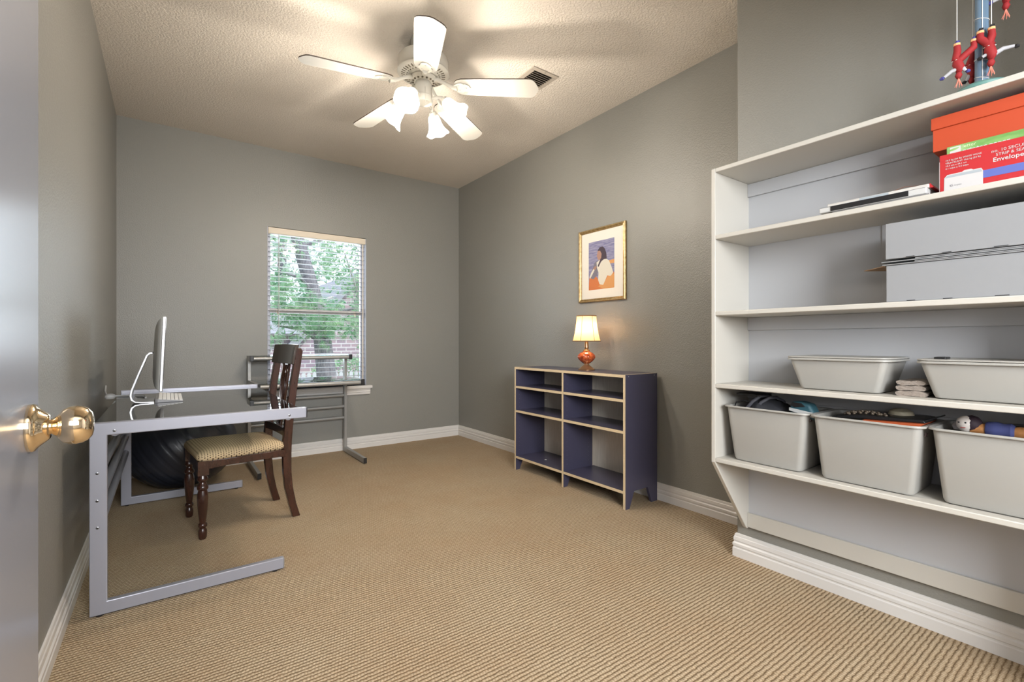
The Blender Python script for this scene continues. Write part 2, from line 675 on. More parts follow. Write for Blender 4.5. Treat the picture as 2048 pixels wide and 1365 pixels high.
MB().tube([(0.80, 4.630, 1.99), (0.801, 4.629, 1.4), (0.80, 4.630, 1.16)], 0.0035, 8).build('tilt_wand', WPLAST, bl)

# ceiling vent ----------------------------------------------------------------
v = thing('ceiling_vent', 'square metal air vent in the ceiling beside the fan', 'vent', (1.93, 2.39, CZ))
vx0, vx1, vy0, vy1 = 1.828, 2.032, 2.29, 2.485
b = MB()
zf = CZ - 0.006
fw = 0.030
b.box(vx0, vx1, vy0, vy0 + fw, zf, CZ).box(vx0, vx1, vy1 - fw, vy1, zf, CZ)
b.box(vx0, vx0 + fw, vy0 + fw, vy1 - fw, zf, CZ).box(vx1 - fw, vx1, vy0 + fw, vy1 - fw, zf, CZ)
b.build('vent_frame', VENTM, v, bevel=0.0015)
MB().box(vx0 + fw, vx1 - fw, vy0 + fw, vy1 - fw, CZ - 0.0012, CZ - 0.0002).build('duct_opening', VENTD, v, smooth=False)
for k in range(7):
    y = vy0 + fw + 0.012 + k * (vy1 - vy0 - 2 * fw - 0.02) / 6
    M = Matrix.Rotation(radians(42), 3, 'X')
    MB().obox((1.93, y, CZ - 0.008), (vx1 - vx0 - 2 * fw, 0.015, 0.0012), M).build('louvre', VENTM, v)
for x, y in ((vx0 + 0.10, vy0 + 0.012), (vx0 + 0.10, vy1 - 0.012)):
    MB().lathe([(0.004, 0), (0.004, 0.0015), (0.0, 0.002)], (x, y, zf - 0.002), 10).build('screw', SCREWM, v)

# ================================================================== DOOR
d = thing('door_1', 'white glossy door standing open beside the left wall', 'door', (-0.176, 0.09, 0))
d['kind'] = 'structure'
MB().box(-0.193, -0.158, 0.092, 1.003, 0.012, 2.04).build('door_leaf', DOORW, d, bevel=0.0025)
KY, KZ = 0.941, 0.922
RXm = Matrix.Rotation(radians(90), 3, 'Y')       # lathe axis -> +X


def knob(sign, label):
    k = Matrix.Rotation(radians(90 * sign), 3, 'Y')
    x0 = -0.158 if sign > 0 else -0.193
    kn = MB().lathe([(0.0135, 0.0), (0.013, 0.012), (0.0105, 0.020), (0.0105, 0.024), (0.013, 0.0265), (0.017, 0.030), (0.0245, 0.036),
                     (0.0275, 0.043), (0.0282, 0.050), (0.0268, 0.057), (0.0235, 0.063), (0.0175, 0.0675), (0.010, 0.0693), (0.0, 0.0698)],
                    (x0, KY, KZ), 40, k)
    kn = kn.build('door_knob', BRASS, d, angle=60, label=label)
    MB().lathe([(0.0335, 0.0), (0.0340, 0.004), (0.0325, 0.007), (0.0290, 0.009), (0.0250, 0.013), (0.0190, 0.020), (0.0165, 0.022)],
               (x0, KY, KZ), 40, k).build('knob_rose', BRASS, kn, angle=60)
    return kn


knob(1, 'polished brass knob')
MB().lathe([(0.0335, 0), (0.033, 0.006), (0.022, 0.010), (0.020, 0.012), (0.024, 0.02), (0.02, 0.032), (0, 0.034)], (-0.193, KY, KZ), 24,
           Matrix.Rotation(radians(-90), 3, 'Y')).build('door_knob', BRASS, d)
MB().box(-0.187, -0.164, 1.0028, 1.0045, KZ - 0.03, KZ + 0.03).build('latch_plate', BRASS, d)

# ================================================================== CEILING FAN
fan = thing('ceiling_fan', 'white five-blade ceiling fan with four lit glass shades', 'ceiling fan', (FAN[0], FAN[1], CZ))
fc = (FAN[0], FAN[1], 0)
MB().lathe([(0.072, CZ), (0.074, CZ - 0.012), (0.064, CZ - 0.045), (0.035, CZ - 0.062), (0.018, CZ - 0.066)], fc, 40).build('canopy', FANW, fan, label='white canopy against the ceiling')
MB().lathe([(0.016, CZ - 0.06), (0.016, 2.64)], fc, 20).build('downrod', FANW, fan)
MB().lathe([(0.018, 2.662), (0.10, 2.658), (0.132, 2.648), (0.141, 2.635), (0.141, 2.585), (0.138, 2.575), (0.143, 2.571), (0.145, 2.563), (0.140, 2.558),
            (0.12, 2.553), (0.086, 2.546), (0.083, 2.541), (0.0, 2.541)], fc, 56).build('motor_housing', FANW, fan)
for ring, rad, n, sx, sy in (('outer', 0.113, 36, 0.020, 0.0055), ('inner', 0.092, 30, 0.006, 0.005)):
    b = MB()
    for k in range(n):
        a = 2 * pi * k / n + 0.05
        M = Matrix.Rotation(a, 3, 'Z') @ Matrix.Rotation(radians(-10), 3, 'Y')
        zz = 2.551 if ring == 'outer' else 2.5465
        b.obox((FAN[0] + rad * cos(a), FAN[1] + rad * sin(a), zz), (sx, sy, 0.0022), M)
    b.build('cooling_slots', FAND, fan)
b = MB().lathe([(0.0, 2.542), (0.070, 2.542), (0.074, 2.534), (0.066, 2.518), (0.045, 2.512), (0.0, 2.512)], fc, 40)
b.build('blade_hub', FANW, fan)
b = MB()
for k in range(15):
    a = 2 * pi * k / 15
    b.lathe([(0.0, 0), (0.006, 0.0), (0.006, 0.004), (0, 0.005)], (FAN[0] + 0.058 * cos(a), FAN[1] + 0.058 * sin(a), 2.511), 8)
b.build('hub_holes', FAND, fan)
MB().lathe([(0.040, 2.516), (0.046, 2.505), (0.050, 2.490), (0.050, 2.432), (0.054, 2.428), (0.054, 2.408), (0.048, 2.394), (0.028, 2.384), (0.010, 2.380), (0.0, 2.378)], fc, 40).build('switch_housing', FANW, fan)


def blade_pt(dirang, u, v, w=0.0):
    """u radial, v toward the counter-clockwise side, w up; drooped and pitched"""
    z0 = 2.478 - (u - 0.19) * 0.065
    p = radians(11)
    x = Vector((cos(dirang), sin(dirang), 0))
    s = Vector((-sin(dirang), cos(dirang), 0))
    q = Vector((FAN[0], FAN[1], z0)) + x * u + s * (v * cos(p) + w * sin(p)) + Vector((0, 0, 1)) * (-v * sin(p) + w * cos(p))
    return q


BO = [(0.182, 0.026), (0.186, 0.040), (0.200, 0.053), (0.225, 0.061), (0.30, 0.064), (0.48, 0.069), (0.590, 0.0725), (0.612, 0.071), (0.626, 0.063),
      (0.636, 0.048), (0.645, 0.028), (0.652, 0.010)]
outline = BO + [(u, -v) for u, v in BO[::-1]]
for k in range(5):
    a = 3.0635 + k * 2 * pi / 5
    b = MB()
    n = len(outline)
    b.v = [tuple(blade_pt(a, u, v, 0.0)) for u, v in outline] + [tuple(blade_pt(a, u, v, 0.006)) for u, v in outline]
    b.f = [list(range(n))[::-1], [n + i for i in range(n)]] + [[i, (i + 1) % n, n + (i + 1) % n, n + i] for i in range(n)]
    b.mi = [0, 0] + [1] * n
    bl_ = b.build('fan_blade', [mat('fan_blade_cream', (0.37, 0.355, 0.32), 0.4), FANB], fan, smooth=False)
    # blade iron: ornate arm from the hub to a plate under the blade root
    b = MB()
    pl = [(0.175, 0.016), (0.20, 0.034), (0.222, 0.037), (0.236, 0.027), (0.244, 0.030), (0.262, 0.020), (0.272, 0.0)]
    pl = pl + [(u, -v) for u, v in pl[::-1][1:]]
    m_ = len(pl)
    b.v = [tuple(blade_pt(a, u, v, -0.005)) for u, v in pl] + [tuple(blade_pt(a, u, v, -0.0005)) for u, v in pl]
    b.f = [list(range(m_))[::-1], [m_ + i for i in range(m_)]] + [[i, (i + 1) % m_, m_ + (i + 1) % m_, m_ + i] for i in range(m_)]
    b.mi = [0] * len(b.f)
    pts = []
    for t in range(7):
        s = t / 6
        u = 0.060 + s * 0.135
        base = blade_pt(a, u, 0, 0)
        zz = 2.527 + (blade_pt(a, 0.195, 0, -0.004).z - 2.527) * (3 * s * s - 2 * s ** 3)
        pts.append((base.x, base.y, zz))
    b.tube(pts, [0.013, 0.012, 0.010, 0.009, 0.010, 0.013, 0.017], 10, flat=0.9)
    for (u, v) in ((0.205, 0.018), (0.205, -0.018), (0.245, 0.0)):
        q = blade_pt(a, u, v, -0.006)
        b.lathe([(0.0, -0.002), (0.004, -0.001), (0.005, 0.001)], q, 8)
    b.build('blade_bracket', FANW, fan, bevel=0.0)

for a in SHADE_ANG:
    ra = radians(a)
    out = Vector((cos(ra), sin(ra), 0))
    ax = (out * sin(radians(42)) + Vector((0, 0, -1)) * cos(radians(42))).normalized()   # shade axis, pointing down and out
    neck = Vector((FAN[0], FAN[1], 0)) + out * 0.132 + Vector((0, 0, 2.392))
    arm = MB().tube([Vector((FAN[0], FAN[1], 2.412)) + out * 0.045, Vector((FAN[0], FAN[1], 2.418)) + out * 0.085,
                     Vector((FAN[0], FAN[1], 2.414)) + out * 0.112, neck], 0.0085, 10).build('light_arm', FANW, fan)
    M = Vector((0, 0, 1)).rotation_difference(ax).to_matrix()
    MB().lathe([(0.010, -0.018), (0.020, -0.012), (0.024, 0.0), (0.026, 0.016), (0.023, 0.018)], neck, 24, M).build('fitter_cup', FANW, arm)
    prof = [(0.021, 0.004), (0.029, 0.016), (0.033, 0.034), (0.036, 0.056), (0.042, 0.078), (0.052, 0.098), (0.062, 0.110), (0.064, 0.114)]
    pr2 = prof + [(r - 0.003, z_) for r, z_ in prof[::-1]]
    b = MB()
    seg = 40
    o0 = len(b.v)
    for r, z_ in pr2:
        for s in range(seg):
            t = 2 * pi * s / seg
            k_ = max(0, (z_ - 0.07) / 0.044)
            rr = r * 1.08 * (1 + 0.02 * k_ * cos(6 * t))
            b.v.append(tuple(M @ Vector((rr * cos(t), rr * sin(t), z_ + 0.003 * k_ * cos(6 * t))) + neck))
    for i in range(len(pr2) - 1):
        for s in range(seg):
            s2 = (s + 1) % seg
            b.f.append([i * seg + s, i * seg + s2, (i + 1) * seg + s2, (i + 1) * seg + s]); b.mi.append(0)
    b.build('glass_shade', SHADEG, arm, angle=60, label='lit frosted bell shade')
    bulb = MB().lathe([(0.0, 0.102), (0.012, 0.100), (0.020, 0.090), (0.023, 0.078), (0.020, 0.064), (0.013, 0.048), (0.012, 0.020)], neck, 20, M)
    bulb.build('light_bulb', mat('lit_bulb', (1, 1, 1), 0.3, emit=(1.0, 0.9, 0.75), estr=10), arm)
for dx, L in ((0.030, 0.13), (-0.012, 0.075)):
    b = MB().tube([(FAN[0] + dx, FAN[1] - 0.045, 2.47), (FAN[0] + dx, FAN[1] - 0.052, 2.46), (FAN[0] + dx, FAN[1] - 0.052, 2.46 - L)], 0.0013, 6)
    b.lathe([(0, -0.012), (0.004, -0.008), (0.0035, 0.006), (0, 0.01)], (FAN[0] + dx, FAN[1] - 0.052, 2.452 - L), 10)
    b.build('pull_chain', FANW, fan)

# ================================================================== GLASS DESK (left)
FY0, FY1 = 2.37, 3.86
dk = thing('glass_desk', 'silver steel desk with clear glass top along the left wall', 'desk', (0.1, 3.1, 0))


def desk_frame(y0, y1, screws):
    x0, xl, xt, xf = -0.238, -0.186, 0.528, 0.430
    b = MB()
    b.prism([(x0, 0.006), (xf, 0.006), (xf, 0.054), (xl, 0.054), (xl, 0.686), (xt, 0.686), (xt, 0.734), (x0, 0.734)], 'y', y0, y1)
    fr = b.build('end_frame', SILVER, dk, bevel=0.003)
    MB().box(xt, xt + 0.004, y0 + 0.001, y1 - 0.001, 0.687, 0.733).build('end_cap', BLACKP, fr, bevel=0.001)
    MB().box(xf, xf + 0.003, y0 + 0.001, y1 - 0.001, 0.007, 0.053).build('end_cap', SILVER2, fr, bevel=0.001)
    for x in (x0 + 0.03, xf - 0.035):
        MB().lathe([(0.012, 0), (0.012, 0.006)], (x, (y0 + y1) / 2, 0.0), 16).build('foot_pad', BLACKP, fr)
    if screws:
        for x, z_ in ((-0.165, 0.701), (-0.215, 0.544), (-0.215, 0.44), (-0.214, 0.338), (0.454, 0.703)):
            b = MB().lathe([(0.0052, 0), (0.0050, 0.0012), (0.003, 0.002), (0, 0.0021)], (x, y0, z_), 14, Matrix.Rotation(radians(90), 3, 'X'))
            b.lathe([(0.0024, 0.0018), (0.0024, 0.0026), (0, 0.0027)], (x, y0, z_), 8, Matrix.Rotation(radians(90), 3, 'X'), mi=1)
            b.build('screw', [SCREWM, BLACKP], fr)
    return fr


desk_frame(FY0, FY0 + 0.028, True)
desk_frame(FY1, FY1 + 0.028, False)
for z_ in (0.544, 0.44, 0.338):
    MB().tube([(-0.213, FY0 + 0.028, z_), (-0.213, FY1, z_)], 0.0165, 20).build('cross_rail', SILVER, dk)
for x in (-0.165, 0.454):
    MB().tube([(x, FY0 + 0.028, 0.693), (x, FY1, 0.693)], 0.0165, 20).build('support_rail', SILVER, dk)
MB().box(-0.234, 0.522, FY0 + 0.029, FY1 - 0.001, 0.7100, 0.7182).build('glass_top', GLASS, dk, bevel=0.001)

# ================================================================== BACK GLASS TABLE (under the window)
bt = thing('tiered_glass_table', 'silver two-level glass table standing under the window', 'table', (0.96, 4.3, 0))
TX = (0.545, 1.345)
PY = 4.535


def capbar(b, x, y0, y1, z, w=0.025, h=0.045):
    b.box(x, x + w, y0, y1, z - h / 2, z + h / 2)


for i, x in enumerate(TX):
    b = MB()
    b.box(x, x + 0.026, PY, PY + 0.045, 0.006, 0.922)
    b.build('post', SILVER2, bt, bevel=0.003)
    b = MB(); b.box(x, x + 0.026, 3.995, PY, 0.006, 0.052)
    ft = b.build('floor_foot', SILVER2, bt, bevel=0.003)
    MB().box(x, x + 0.026, 3.990, 3.996, 0.007, 0.051).build('end_cap', BLACKP, ft)
    b = MB(); b.box(x, x + 0.026, 4.062, PY, 0.672, 0.716)
    a_ = b.build('shelf_arm', SILVER2, bt, bevel=0.003)
    MB().box(x - 0.001, x + 0.027, 4.050, 4.063, 0.671, 0.717).build('end_cap', BLACKP, a_, bevel=0.002)
    b = MB(); b.box(x, x + 0.026, 4.395, PY, 0.878, 0.922)
    a_ = b.build('upper_arm', SILVER2, bt, bevel=0.003)
    MB().box(x - 0.001, x + 0.027, 4.383, 4.396, 0.877, 0.923).build('end_cap', BLACKP, a_, bevel=0.002)
for y, z_ in ((4.078, 0.690), (4.411, 0.898)):
    MB().tube([(TX[0] + 0.026, y, z_), (TX[1], y, z_)], 0.0165, 18).build('front_rail', SILVER2, bt)
for z_ in (0.535, 0.430, 0.325):
    MB().tube([(TX[0] + 0.026, PY + 0.022, z_), (TX[1], PY + 0.022, z_)], 0.0155, 18).build('cross_rail', SILVER2, bt)
MB().box(TX[0] + 0.028, TX[1] - 0.002, 4.085, PY + 0.02, 0.7075, 0.7155).build('glass_shelf', GLASS, bt, bevel=0.001)
MB().box(TX[0] + 0.028, TX[1] - 0.002, 4.405, PY + 0.03, 0.9155, 0.9235).build('upper_glass_shelf', GLASS, bt, bevel=0.001)

# ================================================================== COMPUTER
cz = 0.7352
pc = thing('desktop_computer', 'slim silver all-in-one desktop computer seen edge-on on the glass desk', 'computer', (-0.09, 3.065, cz))
YN, YF = 2.815, 3.315
tilt = radians(2.2)


def scr(u, z_):   # u: depth from the front face toward the wall; leaning back slightly
    return (-0.0045 - u - (0.0) + (z_ - 1.16) * 0.04, z_)


b = MB()
prof = [scr(0, 0.802), scr(0, 1.162), scr(0.014, 1.163), scr(0.014, 0.801)]
b.prism(prof, 'y', YN, YF)
b.build('display_body', ALU, pc, bevel=0.003)
# domed aluminium back
loops = []
ny = 9
for i in range(ny + 1):
    t = i / ny
    s = sqrt(max(0.0, 1 - t * t))
    hw = 0.247 * (s if i < ny else 0.02) ** 0.6
    z0, z1 = 0.982 - 0.174 * (s if i < ny else 0.02) ** 0.55, 0.982 + 0.174 * (s if i < ny else 0.02) ** 0.55
    u = 0.013 + 0.034 * t
    lp = [(-0.0045 - u + (q - 1.16) * 0.04, yy, q) for yy, q in ((3.065 - hw, z0), (3.065 + hw, z0), (3.065 + hw, z1), (3.065 - hw, z1))]
    loops.append(lp)
MB().loft(loops).build('back_shell', mat('grey_back_aluminium', (0.45, 0.45, 0.43), 0.4, metal=0.4), pc, angle=30)
b = MB()
b.prism([scr(-0.0012, 0.858), scr(-0.0012, 1.157), scr(0.0005, 1.157), scr(0.0005, 0.858)], 'y', YN + 0.005, YF - 0.005)
b.build('screen', mat('screen_black', (0.01, 0.01, 0.012), 0.06), pc)
# bent plate stand
path = [(-0.060, 0.985), (-0.072, 0.984), (-0.083, 0.972), (-0.116, 0.880), (-0.143, 0.800), (-0.1465, 0.775), (-0.142, 0.755), (-0.128, 0.743), (-0.105, 0.7395), (-0.080, 0.7390), (-0.054, 0.7385)]
th = 0.0042
L, R_ = [], []
for i, p in enumerate(path):
    q0, q1 = path[max(0, i - 1)], path[min(len(path) - 1, i + 1)]
    t = Vector((q1[0] - q0[0], q1[1] - q0[1])).normalized()
    nn = Vector((-t.y, t.x))
    thk = th if i < 7 else 0.0032
    L.append((p[0] + nn.x * thk, p[1] + nn.y * thk)); R_.append((p[0] - nn.x * thk, p[1] - nn.y * thk))
MB().prism(L + R_[::-1], 'y', 2.975, 3.155).build('stand', ALU, pc, angle=30, bevel=0.001)

kb = thing('keyboard', 'thin silver keyboard with white keys on the desk under the screen', 'keyboard', (0.005, 3.12, cz))
kx0, kx1, ky0, ky1 = -0.050, 0.064, 2.965, 3.345
zk = cz + 0.0002
b = MB().prism([(kx0, zk), (kx1, zk), (kx1, zk + 0.005), (kx0 + 0.012, zk + 0.0165), (kx0, zk + 0.0165)], 'y', ky0, ky1)
b.build('keyboard_base', mat('keyboard_grey', (0.26, 0.26, 0.27), 0.4), kb, bevel=0.0015)
MB().box(kx0 + 0.002, kx0 + 0.010, ky0 - 0.002, ky0, zk + 0.003, zk + 0.015).build('battery_cap', LEMON, kb)
b = MB()
slope = (0.005 - 0.0165) / (kx1 - kx0 - 0.012)
A = math.atan(slope)
for r in range(6):
    n = 19
    xc = kx0 + 0.020 + r * 0.0172
    zc = zk + 0.0165 + slope * (xc - kx0 - 0.012) + 0.0014
    for c in range(n):
        if r == 5 and c in (4, 5, 6, 7):
            continue
        yc = ky0 + 0.013 + c * 0.01965
        b.obox((xc, yc, zc), (0.0145, 0.0160, 0.002), Matrix.Rotation(-A, 3, 'Y'))
xc = kx0 + 0.020 + 5 * 0.0172
b.obox((xc, ky0 + 0.013 + 5.5 * 0.01965, zk + 0.0165 + slope * (xc - kx0 - 0.012) + 0.0014), (0.0145, 0.072, 0.002), Matrix.Rotation(-A, 3, 'Y'))
b.build('keys', mat('white_keys', (0.80, 0.80, 0.78), 0.4), kb, smooth=False)

GT = 0.7184      # top of the glass
for o_, l_ in ((pc, (-0.095, 3.2335, GT)), (kb, (0.0053, 3.2916, GT))):
    o_.location = l_
    o_.scale = (1.055, 1.055, 1.055)
cb = MB().tube([(-0.305, 3.80, 0.77), (-0.300, 3.70, 0.745), (-0.285, 3.60, 0.730), (-0.235, 3.60, GT + 0.0055), (-0.17, 3.57, GT + 0.0055), (-0.11, 3.50, GT + 0.0055), (-0.10, 3.40, GT + 0.0055)], 0.0052, 10)
tag(cb.build('power_cable', WPLAST), 'white cable running from the left wall across the glass desk', 'cable')
tag(MB().lathe([(0.0, 0), (0.021, 0.001), (0.026, 0.010), (0.022, 0.022), (0.010, 0.029), (0, 0.030)], (-0.262, 3.50, GT), 20).build('computer_mouse', WPLAST),
    'small white mouse on the desk against the left wall', 'mouse')

# ================================================================== EXERCISE BALL
ball = thing('exercise_ball', 'large black rubber exercise ball on the carpet under the desk', 'ball', (0.085, 4.17, 0.0))
b = MB()
prof = []
for i in range(65):
    t = -pi / 2 + pi * i / 64
    r = 0.345 * cos(t)
    z_ = 0.300 + 0.300 * sin(t)
    groove = 0.0022 * (1 if (i % 5 == 0 and 6 < i < 58) else 0)
    prof.append((max(r - groove, 0.0), z_))
BM = Matrix.Rotation(radians(55), 3, 'Y') @ Matrix.Rotation(radians(20), 3, 'X')
prof = []
for i in range(97):
    t_ = -pi / 2 + pi * i / 96
    g = 0.004 if (i % 6 == 0 and 8 < i < 88) else 0
    prof.append((max((0.335 - g) * cos(t_), 0.0), (0.335 - g) * sin(t_)))
b.lathe(prof, (0, 0, 0), 72, M=BM, cap=False)
b.v = [(x * 1.03 + 0.085, y * 1.03 + 4.17, max(0.3015 + z * 0.90, 0.0)) for x, y, z in b.v]
b.build('ball_body', BALL, ball, angle=80)
MB().lathe([(0.008, 0.0), (0.007, 0.003), (0, 0.0035)], (0.085 + 0.343, 4.17, 0.32), 12, RXm).build('valve_plug', mat('valve_grey', (0.3, 0.3, 0.3), 0.5), ball)

# ================================================================== DINING CHAIR
ch = thing('dining_chair', 'dark cherry wood dining chair with dotted tan seat facing the desk', 'chair', (0.1275, 3.1995, 0.0), radians(6.1))
CM = Matrix.Translation((0.1275, 3.1995, 0)) @ Matrix.Rotation(radians(6.1), 4, 'Z')


def chair_part(b, name, m, parent=ch, **kw):
    b.v = [tuple(CM @ Vector(p)) for p in b.v]
    return b.build(name, m, parent, **kw)


LEGP = [(0.0150, 0.0), (0.0190, 0.008), (0.0205, 0.030), (0.0195, 0.048), (0.0150, 0.056), (0.0150, 0.060), (0.0205, 0.066), (0.0215, 0.074), (0.0195, 0.081),
        (0.0150, 0.086), (0.0160, 0.094), (0.0200, 0.130), (0.0245, 0.180), (0.0262, 0.215), (0.0245, 0.240), (0.0205, 0.254), (0.0200, 0.258),
        (0.0255, 0.264), (0.0265, 0.272), (0.0245, 0.281), (0.0175, 0.290), (0.0155, 0.300), (0.0180, 0.304), (0.0240, 0.312), (0.0245, 0.322), (0.0200, 0.331),
        (0.0190, 0.336), (0.0230, 0.340)]
for s in (-1, 1):
    b = MB().lathe(LEGP, (0.0, s * 0.212, 0.0), 28)
    b.box(-0.025, 0.025, s * 0.212 - 0.025, s * 0.212 + 0.025, 0.338, 0.412)
    chair_part(b, 'front_leg', CHAIRW, angle=30)
# rear leg and back stile in one sawn curve
front = [(0.455, 0.0), (0.433, 0.08), (0.412, 0.18), (0.402, 0.28), (0.400, 0.38), (0.402, 0.46), (0.415, 0.60), (0.440, 0.78), (0.468, 0.95), (0.478, 1.005)]
backp = [(0.497, 0.0), (0.474, 0.08), (0.455, 0.18), (0.447, 0.28), (0.447, 0.38), (0.450, 0.46), (0.461, 0.60), (0.481, 0.78), (0.500, 0.90), (0.512, 0.985), (0.500, 1.003)]
for s in (-1, 1):
    b = MB()
    loopsF = front + backp[::-1]
    y0 = s * 0.193
    b.prism(loopsF, 'y', y0 - 0.016, y0 + 0.016)
    chair_part(b, 'rear_leg_and_stile', CHAIRW, bevel=0.003)
# aprons
b = MB().prism([(0.02, 0.365), (0.12, 0.372), (0.38, 0.372), (0.41, 0.367), (0.41, 0.410), (0.02, 0.410)], 'y', -0.222, -0.200)
chair_part(b, 'side_apron', CHAIRW, bevel=0.003)
b = MB().prism([(0.02, 0.365), (0.12, 0.372), (0.38, 0.372), (0.41, 0.367), (0.41, 0.410), (0.02, 0.410)], 'y', 0.200, 0.222)
chair_part(b, 'side_apron', CHAIRW, bevel=0.003)
chair_part(MB().box(-0.012, 0.010, -0.19, 0.19, 0.345, 0.410), 'front_apron', CHAIRW, bevel=0.003)
chair_part(MB().box(0.405, 0.425, -0.18, 0.18, 0.360, 0.410), 'rear_apron', CHAIRW, bevel=0.003)
# cushion: rounded slab, domed
loops = []
for t, ins, z_ in ((0, 0.004, 0.408), (1, -0.006, 0.418), (2, -0.009, 0.432), (3, -0.004, 0.447), (4, 0.012, 0.459), (5, 0.045, 0.4675), (6, 0.10, 0.472), (7, 0.17, 0.474)):
    l = []
    for cx, cy, a0, rr in ((0.405 - ins, 0.203 - ins, 0, 0.02), (-0.020 + ins, 0.228 - ins, 90, 0.035), (-0.020 + ins, -0.228 + ins, 180, 0.035), (0.405 - ins, -0.203 + ins, 270, 0.02)):
        sx = -1 if a0 in (0, 270) else 1
        sy = -1 if a0 in (0, 90) else 1
        for k in range(6):
            a = radians(a0 + 90 * k / 5)
            l.append((cx + sx * rr + rr * cos(a), cy + sy * rr + rr * sin(a), z_))
    loops.append(l)
chair_part(MB().loft(loops), 'seat_cushion', FABRIC, angle=60)
# crest rail (curved) and lower back rail


def crv(y):   # backward bow of the back between the stiles
    return 0.020 * (1 - (y / 0.2) ** 2)


def backrail(z0, z1, x0, x1, th, name, m, yext=0.2, bow=1.0, topc=0.0, bev=0.003):
    b = MB()
    n = 12
    loops = []
    for i in range(n + 1):
        y = -yext + 2 * yext * i / n
        c = crv(min(abs(y), 0.2)) * bow
        zt = z1 + topc * (1 - (y / yext) ** 2)
        loops.append([(x0 + c, y, z0), (x0 + th + c, y, z0), (x1 + th + c, y, zt), (x1 + c, y, zt)])
    b.loft(loops)
    return chair_part(b, name, m, bevel=bev, angle=50)


backrail(0.905, 1.022, 0.448, 0.468, 0.022, 'crest_rail', LEATH, 0.205, 1.0, 0.004)
backrail(0.482, 0.530, 0.405, 0.408, 0.018, 'lower_back_rail', CHAIRW, 0.18, 0.6)
# pierced splat with pointed arches
b = MB()


def sp(y, z_):
    f = (z_ - 0.50) / 0.42
    return (0.418 + 0.048 * f + crv(y) * 0.9, y, z_)


def bar(pts, r=0.0085):
    b.tube([sp(*p) for p in pts], r, 8, flat=0.75)


for s in (-1, 1):
    bar([(s * 0.030, 0.515), (s * 0.036, 0.60), (s * 0.048, 0.70), (s * 0.056, 0.77), (s * 0.046, 0.83), (s * 0.020, 0.875), (0.0, 0.892)])
    bar([(s * 0.012, 0.515), (s * 0.016, 0.60), (s * 0.026, 0.70), (s * 0.030, 0.76), (s * 0.022, 0.81), (0.0, 0.845)], 0.007)
    bar([(s * 0.020, 0.875), (s * 0.045, 0.895), (s * 0.062, 0.915)])
    bar([(s * 0.056, 0.77), (s * 0.062, 0.83), (s * 0.066, 0.91)], 0.007)
bar([(0, 0.515), (0, 0.60), (0, 0.72), (0, 0.845)], 0.005)
chair_part(b, 'pierced_splat', CHAIRW)

# ================================================================== BOOKCASE
BX0, BX1, BYN, BYF, BH = 2.287, 2.598, 1.962, 3.118, 0.835
bk = thing('bookcase', 'low navy bookcase with plywood edges against the right wall', 'bookcase', (2.44, 2.54, 0))
T_ = 0.018
sidep = [(BX0, 0.0), (BX0 + 0.038, 0.0), (BX0 + 0.085, 0.105), (BX1 - 0.095, 0.105), (BX1 - 0.055, 0.0), (BX1, 0.0), (BX1, BH), (BX0, BH)]
for y0 in (BYN, BYF - T_):
    sp_ = MB().prism(sidep, 'y', y0, y0 + T_, mi=0, rim=1)
    for q_ in (3, 4, 5):
        sp_.mi[q_] = 0
    sp_.build('side_panel', [NAVY, PLYE], bk, smooth=False)
YM = 2.538
divp = [(BX0, 0.0), (BX0 + 0.038, 0.0), (BX0 + 0.085, 0.105), (BX1 - 0.02, 0.105), (BX1 - 0.02, BH - T_), (BX0, BH - T_)]
MB().prism(divp, 'y', YM - T_ / 2, YM + T_ / 2, mi=0, rim=1).build('divider_panel', [NAVY, PLYE], bk, smooth=False)


def board(x0, x1, y0, y1, z0, z1, name):
    b = MB().box(x0, x1, y0, y1, z0, z1)
    b.mi = [0, 0, 0, 0, 1, 0]
    return b.build(name, [NAVY, PLYE], bk, smooth=False)


board(BX0, BX1, BYN + T_, BYF - T_, BH - T_, BH, 'top_panel')
for z1 in (0.682, 0.486, 0.113):
    board(BX0 + 0.001, BX1 - 0.01, BYN + T_, YM - T_ / 2, z1 - T_, z1, 'shelf_board')
    board(BX0 + 0.001, BX1 - 0.01, YM + T_ / 2, BYF - T_, z1 - T_, z1, 'shelf_board')
MB().box(BX1 - 0.010, BX1 - 0.004, BYN + T_, BYF - T_, 0.10, BH - T_).build('back_panel', PLYB, bk, smooth=False)
b = MB()
for y0, nsgn in ((BYF - T_, -1), (YM - T_ / 2, -1)):
    for x in (BX0 + 0.035, BX1 - 0.06):
        for k in range(19):
            z_ = 0.16 + k * 0.032
            b.lathe([(0.0022, 0), (0.0022, 0.0005), (0, 0.0006)], (x, y0, z_), 8, Matrix.Rotation(radians(90), 3, 'X'))
b.build('shelf_pin_holes', mat('pin_hole_grey', (0.13, 0.13, 0.19), 0.5), bk)
for x in (BX0 + 0.03, BX1 - 0.03):
    MB().lathe([(0.0035, 0), (0.0035, 0.0008), (0, 0.001)], (x, BYN, BH - 0.012), 10, Matrix.Rotation(radians(90), 3, 'X')).build('screw', ALU, bk)

tag(MB().lathe([(0.010, 0), (0.010, 0.0015), (0, 0.002)], (2.40, 2.86, 0.1132), 16).build('plastic_cap', WPLAST), 'tiny white round cap on the bottom bookcase shelf', 'cap')

